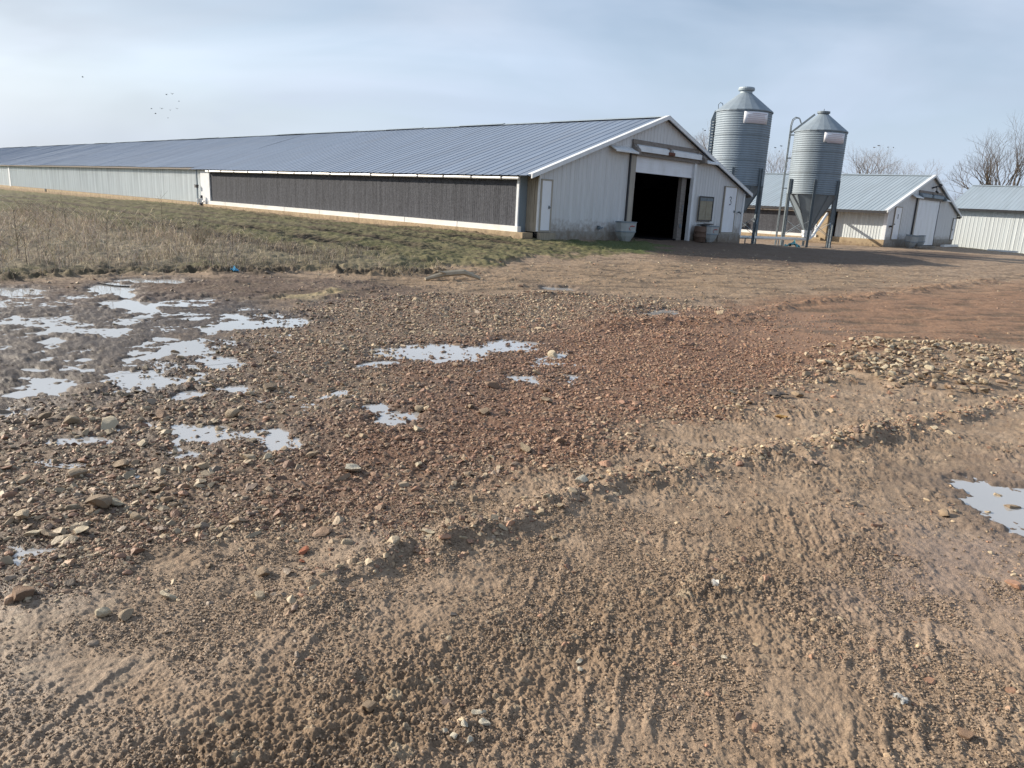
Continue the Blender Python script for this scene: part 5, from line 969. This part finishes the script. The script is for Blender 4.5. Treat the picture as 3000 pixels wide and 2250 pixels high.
        st = MB(); st.hexa([P(Rr+.02, -.26, ze-.44), P(Rr+.20, -.24, ze-.44), P(Rr+.20, .24, ze-.44), P(Rr+.02, .26, ze-.44), P(Rr-.06, -.2, ze+.02), P(Rr+.05, -.2, ze+.02), P(Rr+.05, .2, ze+.02), P(Rr-.06, .2, ze+.02)]); st.build('shield_top', M['galvanised_dark'], t, dz=dz)
        z = zb+.4
        while z < ze-.5: ld.beam(P(Rr+.21, .16, z), P(Rr+.03, .30, z), .05, .05); z += .14
        ld.build('ladder', M['galvanised_dark'], t, dz=dz)
        hp = MB(); hp.tube([P(Rr-.12, -.1, ze+.08), P(Rr-.10, -.1, ze+.34), P(Rr-.18, -.1, ze+.44), P(Rr-.30, -.1, ze+.40), P(Rr-.34, -.1, ze+.22)], .02, 6); hp.build('hand_rail', M['galvanised'], t, dz=dz)
    return t
C1, C2 = (10.98, 39.40), (15.86, 41.70)
feed_bin(C1, -.10, 1.38, 2.94, 6.53, 7.42, 7.69, .9, 3.81, R(-6.5), 'taller galvanised feed bin standing at the corner of the nearest barn', True)
feed_bin(C2, -.06, 1.32, 2.75, 6.02, 6.90, 7.03, .83, 3.53, R(4), 'smaller galvanised feed bin with a ladder pole, right of the taller bin', False)
def slab():
    z = -.03; o = MB().box(-1.9, 1.9, -1.7, 1.7, -.3, .0).build('concrete_slab', M['grey_concrete']); o.location = (C2[0], C2[1], z-.015); o.rotation_euler = (0, 0, YAW); tag(o, 'grey concrete slab under the smaller feed bin', 'slab')
slab()
def auger():
    t = thing('auger_pipe', 'long white feed pipe running low from the smaller bin to the nearest barn', 'pipe', (C2[0], C2[1], 0))
    x, y = bw(14.8, .9); p = Vector((x-C2[0], y-C2[1], .42)); d = p.normalized(); s = Vector((.0, -.0, .36))
    mb = MB(); mb.tube([s, p], .085, 10); mb.build('tube', M['white_pvc'], t)
    q = Vector(bw(-.4, 3.6, O2)); q = Vector((q[0]-C2[0], q[1]-C2[1], 1.9)); e = Vector((q.x, q.y, 0))
    mb = MB(); pts = [s+Vector((0, 0, .0)), e*.16+Vector((0, 0, .36)), e*.32+Vector((0, 0, .48)), e*.48+Vector((0, 0, .85)), e*.75+Vector((0, 0, 1.4)), q]; mb.tube(pts, .085, 10); mb.build('curved_tube', M['white_pvc'], t)
    mb = MB()
    for f in (.35, .75):
        c = s.lerp(p, f); mb.beam((c.x, c.y, -.12), (c.x, c.y, c.z-.07), .05, .05, (1, 0, 0))
    mb.build('support', M['galvanised_dark'], t)
auger()
def scrap(name, label, cat, x, y, L, mat, h=.06, seed=1):
    r_ = np.random.default_rng(seed); n = 8; V = []; F = []
    for i in range(n):
        for j in range(5): V.append(((i/(n-1)-.5)*L+r_.normal(0, L*.03), (j/4-.5)*L*.6+r_.normal(0, L*.03), abs(r_.normal(0, h))*(1-abs(i/(n-1)-.5)*1.2)+.015))
    for i in range(n-1):
        for j in range(4): F.append((i*5+j, (i+1)*5+j, (i+1)*5+j+1, i*5+j+1))
    k = len(V); V += [(a, b, c-.008) for a, b, c in V]; F += [tuple(q+k for q in f[::-1]) for f in F]
    o = MB().add(V, F).build(name, M[mat], None, True); o.location = (x, y, gz(x, y)); o.rotation_euler = (0, 0, r_.uniform(0, 3)); return tag(o, label, cat)
scrap('plastic_scrap', 'crumpled blue plastic scrap lying at the foot of the weedy bank', 'litter', -5.16, 13.45, .15, 'blue_plastic', .05, 3)
x, y = bw(15.9, -1.6); scrap('plastic_scrap', 'torn teal plastic scrap on the ground under the white feed pipe', 'litter', x+.9, y+.9, .7, 'teal_plastic', .22, 5)
scrap('paper_litter', 'crumpled white scrap pressed into the tyre track of the foreground', 'litter', 1.36, 2.16, .045, 'litter_white', .010, 7)
scrap('paper_litter', 'small white scrap in the mud above the tyre track', 'litter', .91, 2.85, .04, 'litter_white', .008, 9)
scrap('bark_piece', 'dark curled bark piece lying on mud left of the stone heap', 'bark', 2.37, 6.4, .20, 'bark', .03, 11)
def branch():
    x, y = -1.25, 14.5; t = thing('fallen_branch', 'pale broken branch lying at the right end of the weedy bank', 'branch', (x, y, gz(x, y)), .5)
    mb = MB(); mb.tube([(-.6, 0, .03), (-.2, .05, .12), (.2, 0, .16), (.55, -.05, .04)], [.03, .06, .06, .03], 7); mb.build('stem', M['dead_branch'], t)
    mb = MB(); mb.tube([(-.1, .05, .12), (-.4, -.12, .2)], [.03, .012], 6); mb.tube([(.2, 0, .15), (.55, .15, .12)], [.03, .012], 6); mb.build('twigs', M['dead_branch'], t)
branch()
# ------------------------------------------------------------------ bare trees
def bare_tree(loc, h, seed, label, mat, spread=.62, depth=7, trunks=1, r0=None, group='bare winter trees behind the barns'):
    r_ = random.Random(seed); t = thing('bare_tree', label, 'tree', loc, 0, group); tk = MB(); cr = MB(); tips = []
    r0 = r0 or h*.018
    def grow(p, d, L, rad, lev):
        pts = [p]; q = p; dd = d; n = 3
        for i in range(n):
            dd = (dd+Vector((r_.gauss(0, .13), r_.gauss(0, .13), r_.gauss(.03, .08)))).normalized(); q = q+dd*L/n; pts.append(q)
        (tk if lev < 2 else cr).tube(pts, [rad*(1-.4*i/n) for i in range(n+1)], 7 if lev < 2 else (4 if lev < 5 else 3), False)
        if lev >= depth: tips.append(q.copy()); return
        k = 2 if r_.random() < (.45 if lev < 3 else .6) else 3
        if lev == 0: k = 3
        ax = dd.orthogonal().normalized(); a0 = r_.uniform(0, 6.28)
        for i in range(k):
            a = a0+i*2*math.pi/k+r_.gauss(0, .35); s = Matrix.Rotation(a, 3, dd) @ ax; tl = spread*r_.uniform(.55, 1.15)
            nd = (dd*math.cos(tl)+s*math.sin(tl)+Vector((0, 0, .10))).normalized()
            grow(q if i < 2 or lev == 0 else pts[2], nd, L*r_.uniform(.66, .86), rad*.6*r_.uniform(.8, 1.08), lev+1)
    for i in range(trunks):
        a = r_.uniform(0, 6.28); d = Vector((math.cos(a)*.32*(trunks > 1), math.sin(a)*.32*(trunks > 1), 1)).normalized(); grow(Vector((0, 0, -.3)), d, h*.235, r0, 0)
    tk.build('trunk', M[mat], t); cr.build('crown', M[mat], t); return t, [Vector(loc)+p for p in tips]
TIPS = []
def tpos(px, D): a = (px-1500)/FPX; return (D*a*1.0, D)
for (x, y, h, sd_, lab, mt, tr, dp, sp) in (
    (54.2, 84, 14.5, 3, 'big dark bare tree with many trunks behind the steel shed', 'bark', 3, 7, .50),
    (57.5, 98, 8.2, 8, 'low spreading bare tree left of the big dark tree', 'bark', 3, 6, .6),
    (52.5, 117, 16.0, 12, 'grey bare tree with round crown right of the smaller bin', 'bark_far', 2, 7, .6),
    (66, 131, 15.0, 14, 'thin bare tree above the middle of the farther barn roof', 'bark_far', 2, 7, .62),
    (40.5, 121, 14.0, 17, 'bare tree seen between the two feed bins', 'bark_far', 2, 7, .58),
    (27.6, 118, 18.0, 19, 'bare tree showing above the barn roof left of the taller bin', 'bark_far', 1, 7, .5),
    (78.5, 140, 9.5, 23, 'small pale bare tree in the gap between farther barn and shed', 'bark_far', 2, 6, .6),
    (-102, 150, 8.5, 29, 'far bare tree behind the left end of the long roof', 'bark_far', 2, 6, .55)):
    t, tips = bare_tree((x, y, -.3), h, sd_, lab, mt, sp, dp, tr); TIPS.append(tips)
# ------------------------------------------------------------------ birds
def bird(loc, rz, fly, label, group, s=1.0):
    t = bpy.data.objects.new('bird', bird_mesh(fly)); COL.objects.link(t); t.location = loc; t.rotation_euler = (0, 0, rz); t.scale = (s, s, s); return tag(t, label, 'bird', group)
_bm = {}
def bird_mesh(fly):
    if fly in _bm: return _bm[fly]
    mb = MB(); mb.tube([(-.17, 0, 0), (-.10, 0, .01), (0, 0, .0), (.10, 0, .015), (.15, 0, .03), (.19, 0, .03)], [.02, .045, .065, .05, .04, .008], 8); mb.add([(-.13, -.02, 0), (-.13, .02, 0), (-.30, .06, .01), (-.30, -.06, .01), (-.22, 0, .03)], [(0, 1, 2, 3), (0, 4, 1), (3, 2, 4)])
    if fly:
        for s in (-1, 1): mb.add([(.07, s*.05, .03), (-.07, s*.05, .02), (-.05, s*.24, .14), (.05, s*.24, .15), (-.08, s*.44, .10), (.0, s*.22, .165), (.0, s*.05, .045)], [(0, 1, 2, 3), (3, 2, 4), (0, 3, 5, 6), (5, 3, 4)])
    else:
        for s in (-1, 1): mb.add([(.07, s*.055, .03), (.02, s*.075, -.02), (-.2, s*.04, -.02), (-.06, s*.06, .04)], [(0, 1, 2, 3)])
    o = mb.build('bird_tmp', M['bird_black']); me = o.data; me.name = 'bird'; bpy.data.objects.remove(o); _bm[fly] = me; return me
for i, (x, y, z) in enumerate([(-48.36, 85.0, 12.35), (-40.71, 88.0, 11.32), (-40.96, 90.0, 11.65), (-41.12, 92.0, 11.09), (-48.32, 100.0, 10.84), (-44.62, 95.0, 10.44), (-44.5, 97.0, 10.51), (-41.84, 93.0, 10.34), (-49.74, 104.0, 10.61), (-49.93, 108.0, 10.46)]):
    if i == 0: bird((x, y, z), .3, True, 'single dark bird flying at the far left, apart from the flock', None, .55)
    else: bird((x, y, z), rng.uniform(0, 6.28), True, 'small dark bird flying in the loose flock above the long roof', 'flock of flying birds', .45+.10*(i % 3))
for k, nb in ((2, 4), (4, 5), (5, 3)):
    tp = sorted(TIPS[k], key=lambda p: -p.z)
    for p in [tp[i] for i in rng.choice(min(40, len(tp)), nb, replace=False)]: bird((p.x, p.y, p.z+.05), rng.uniform(0, 6.28), False, 'black bird perched on the upper twigs of a bare tree', 'birds perched in the bare trees', 1.15)
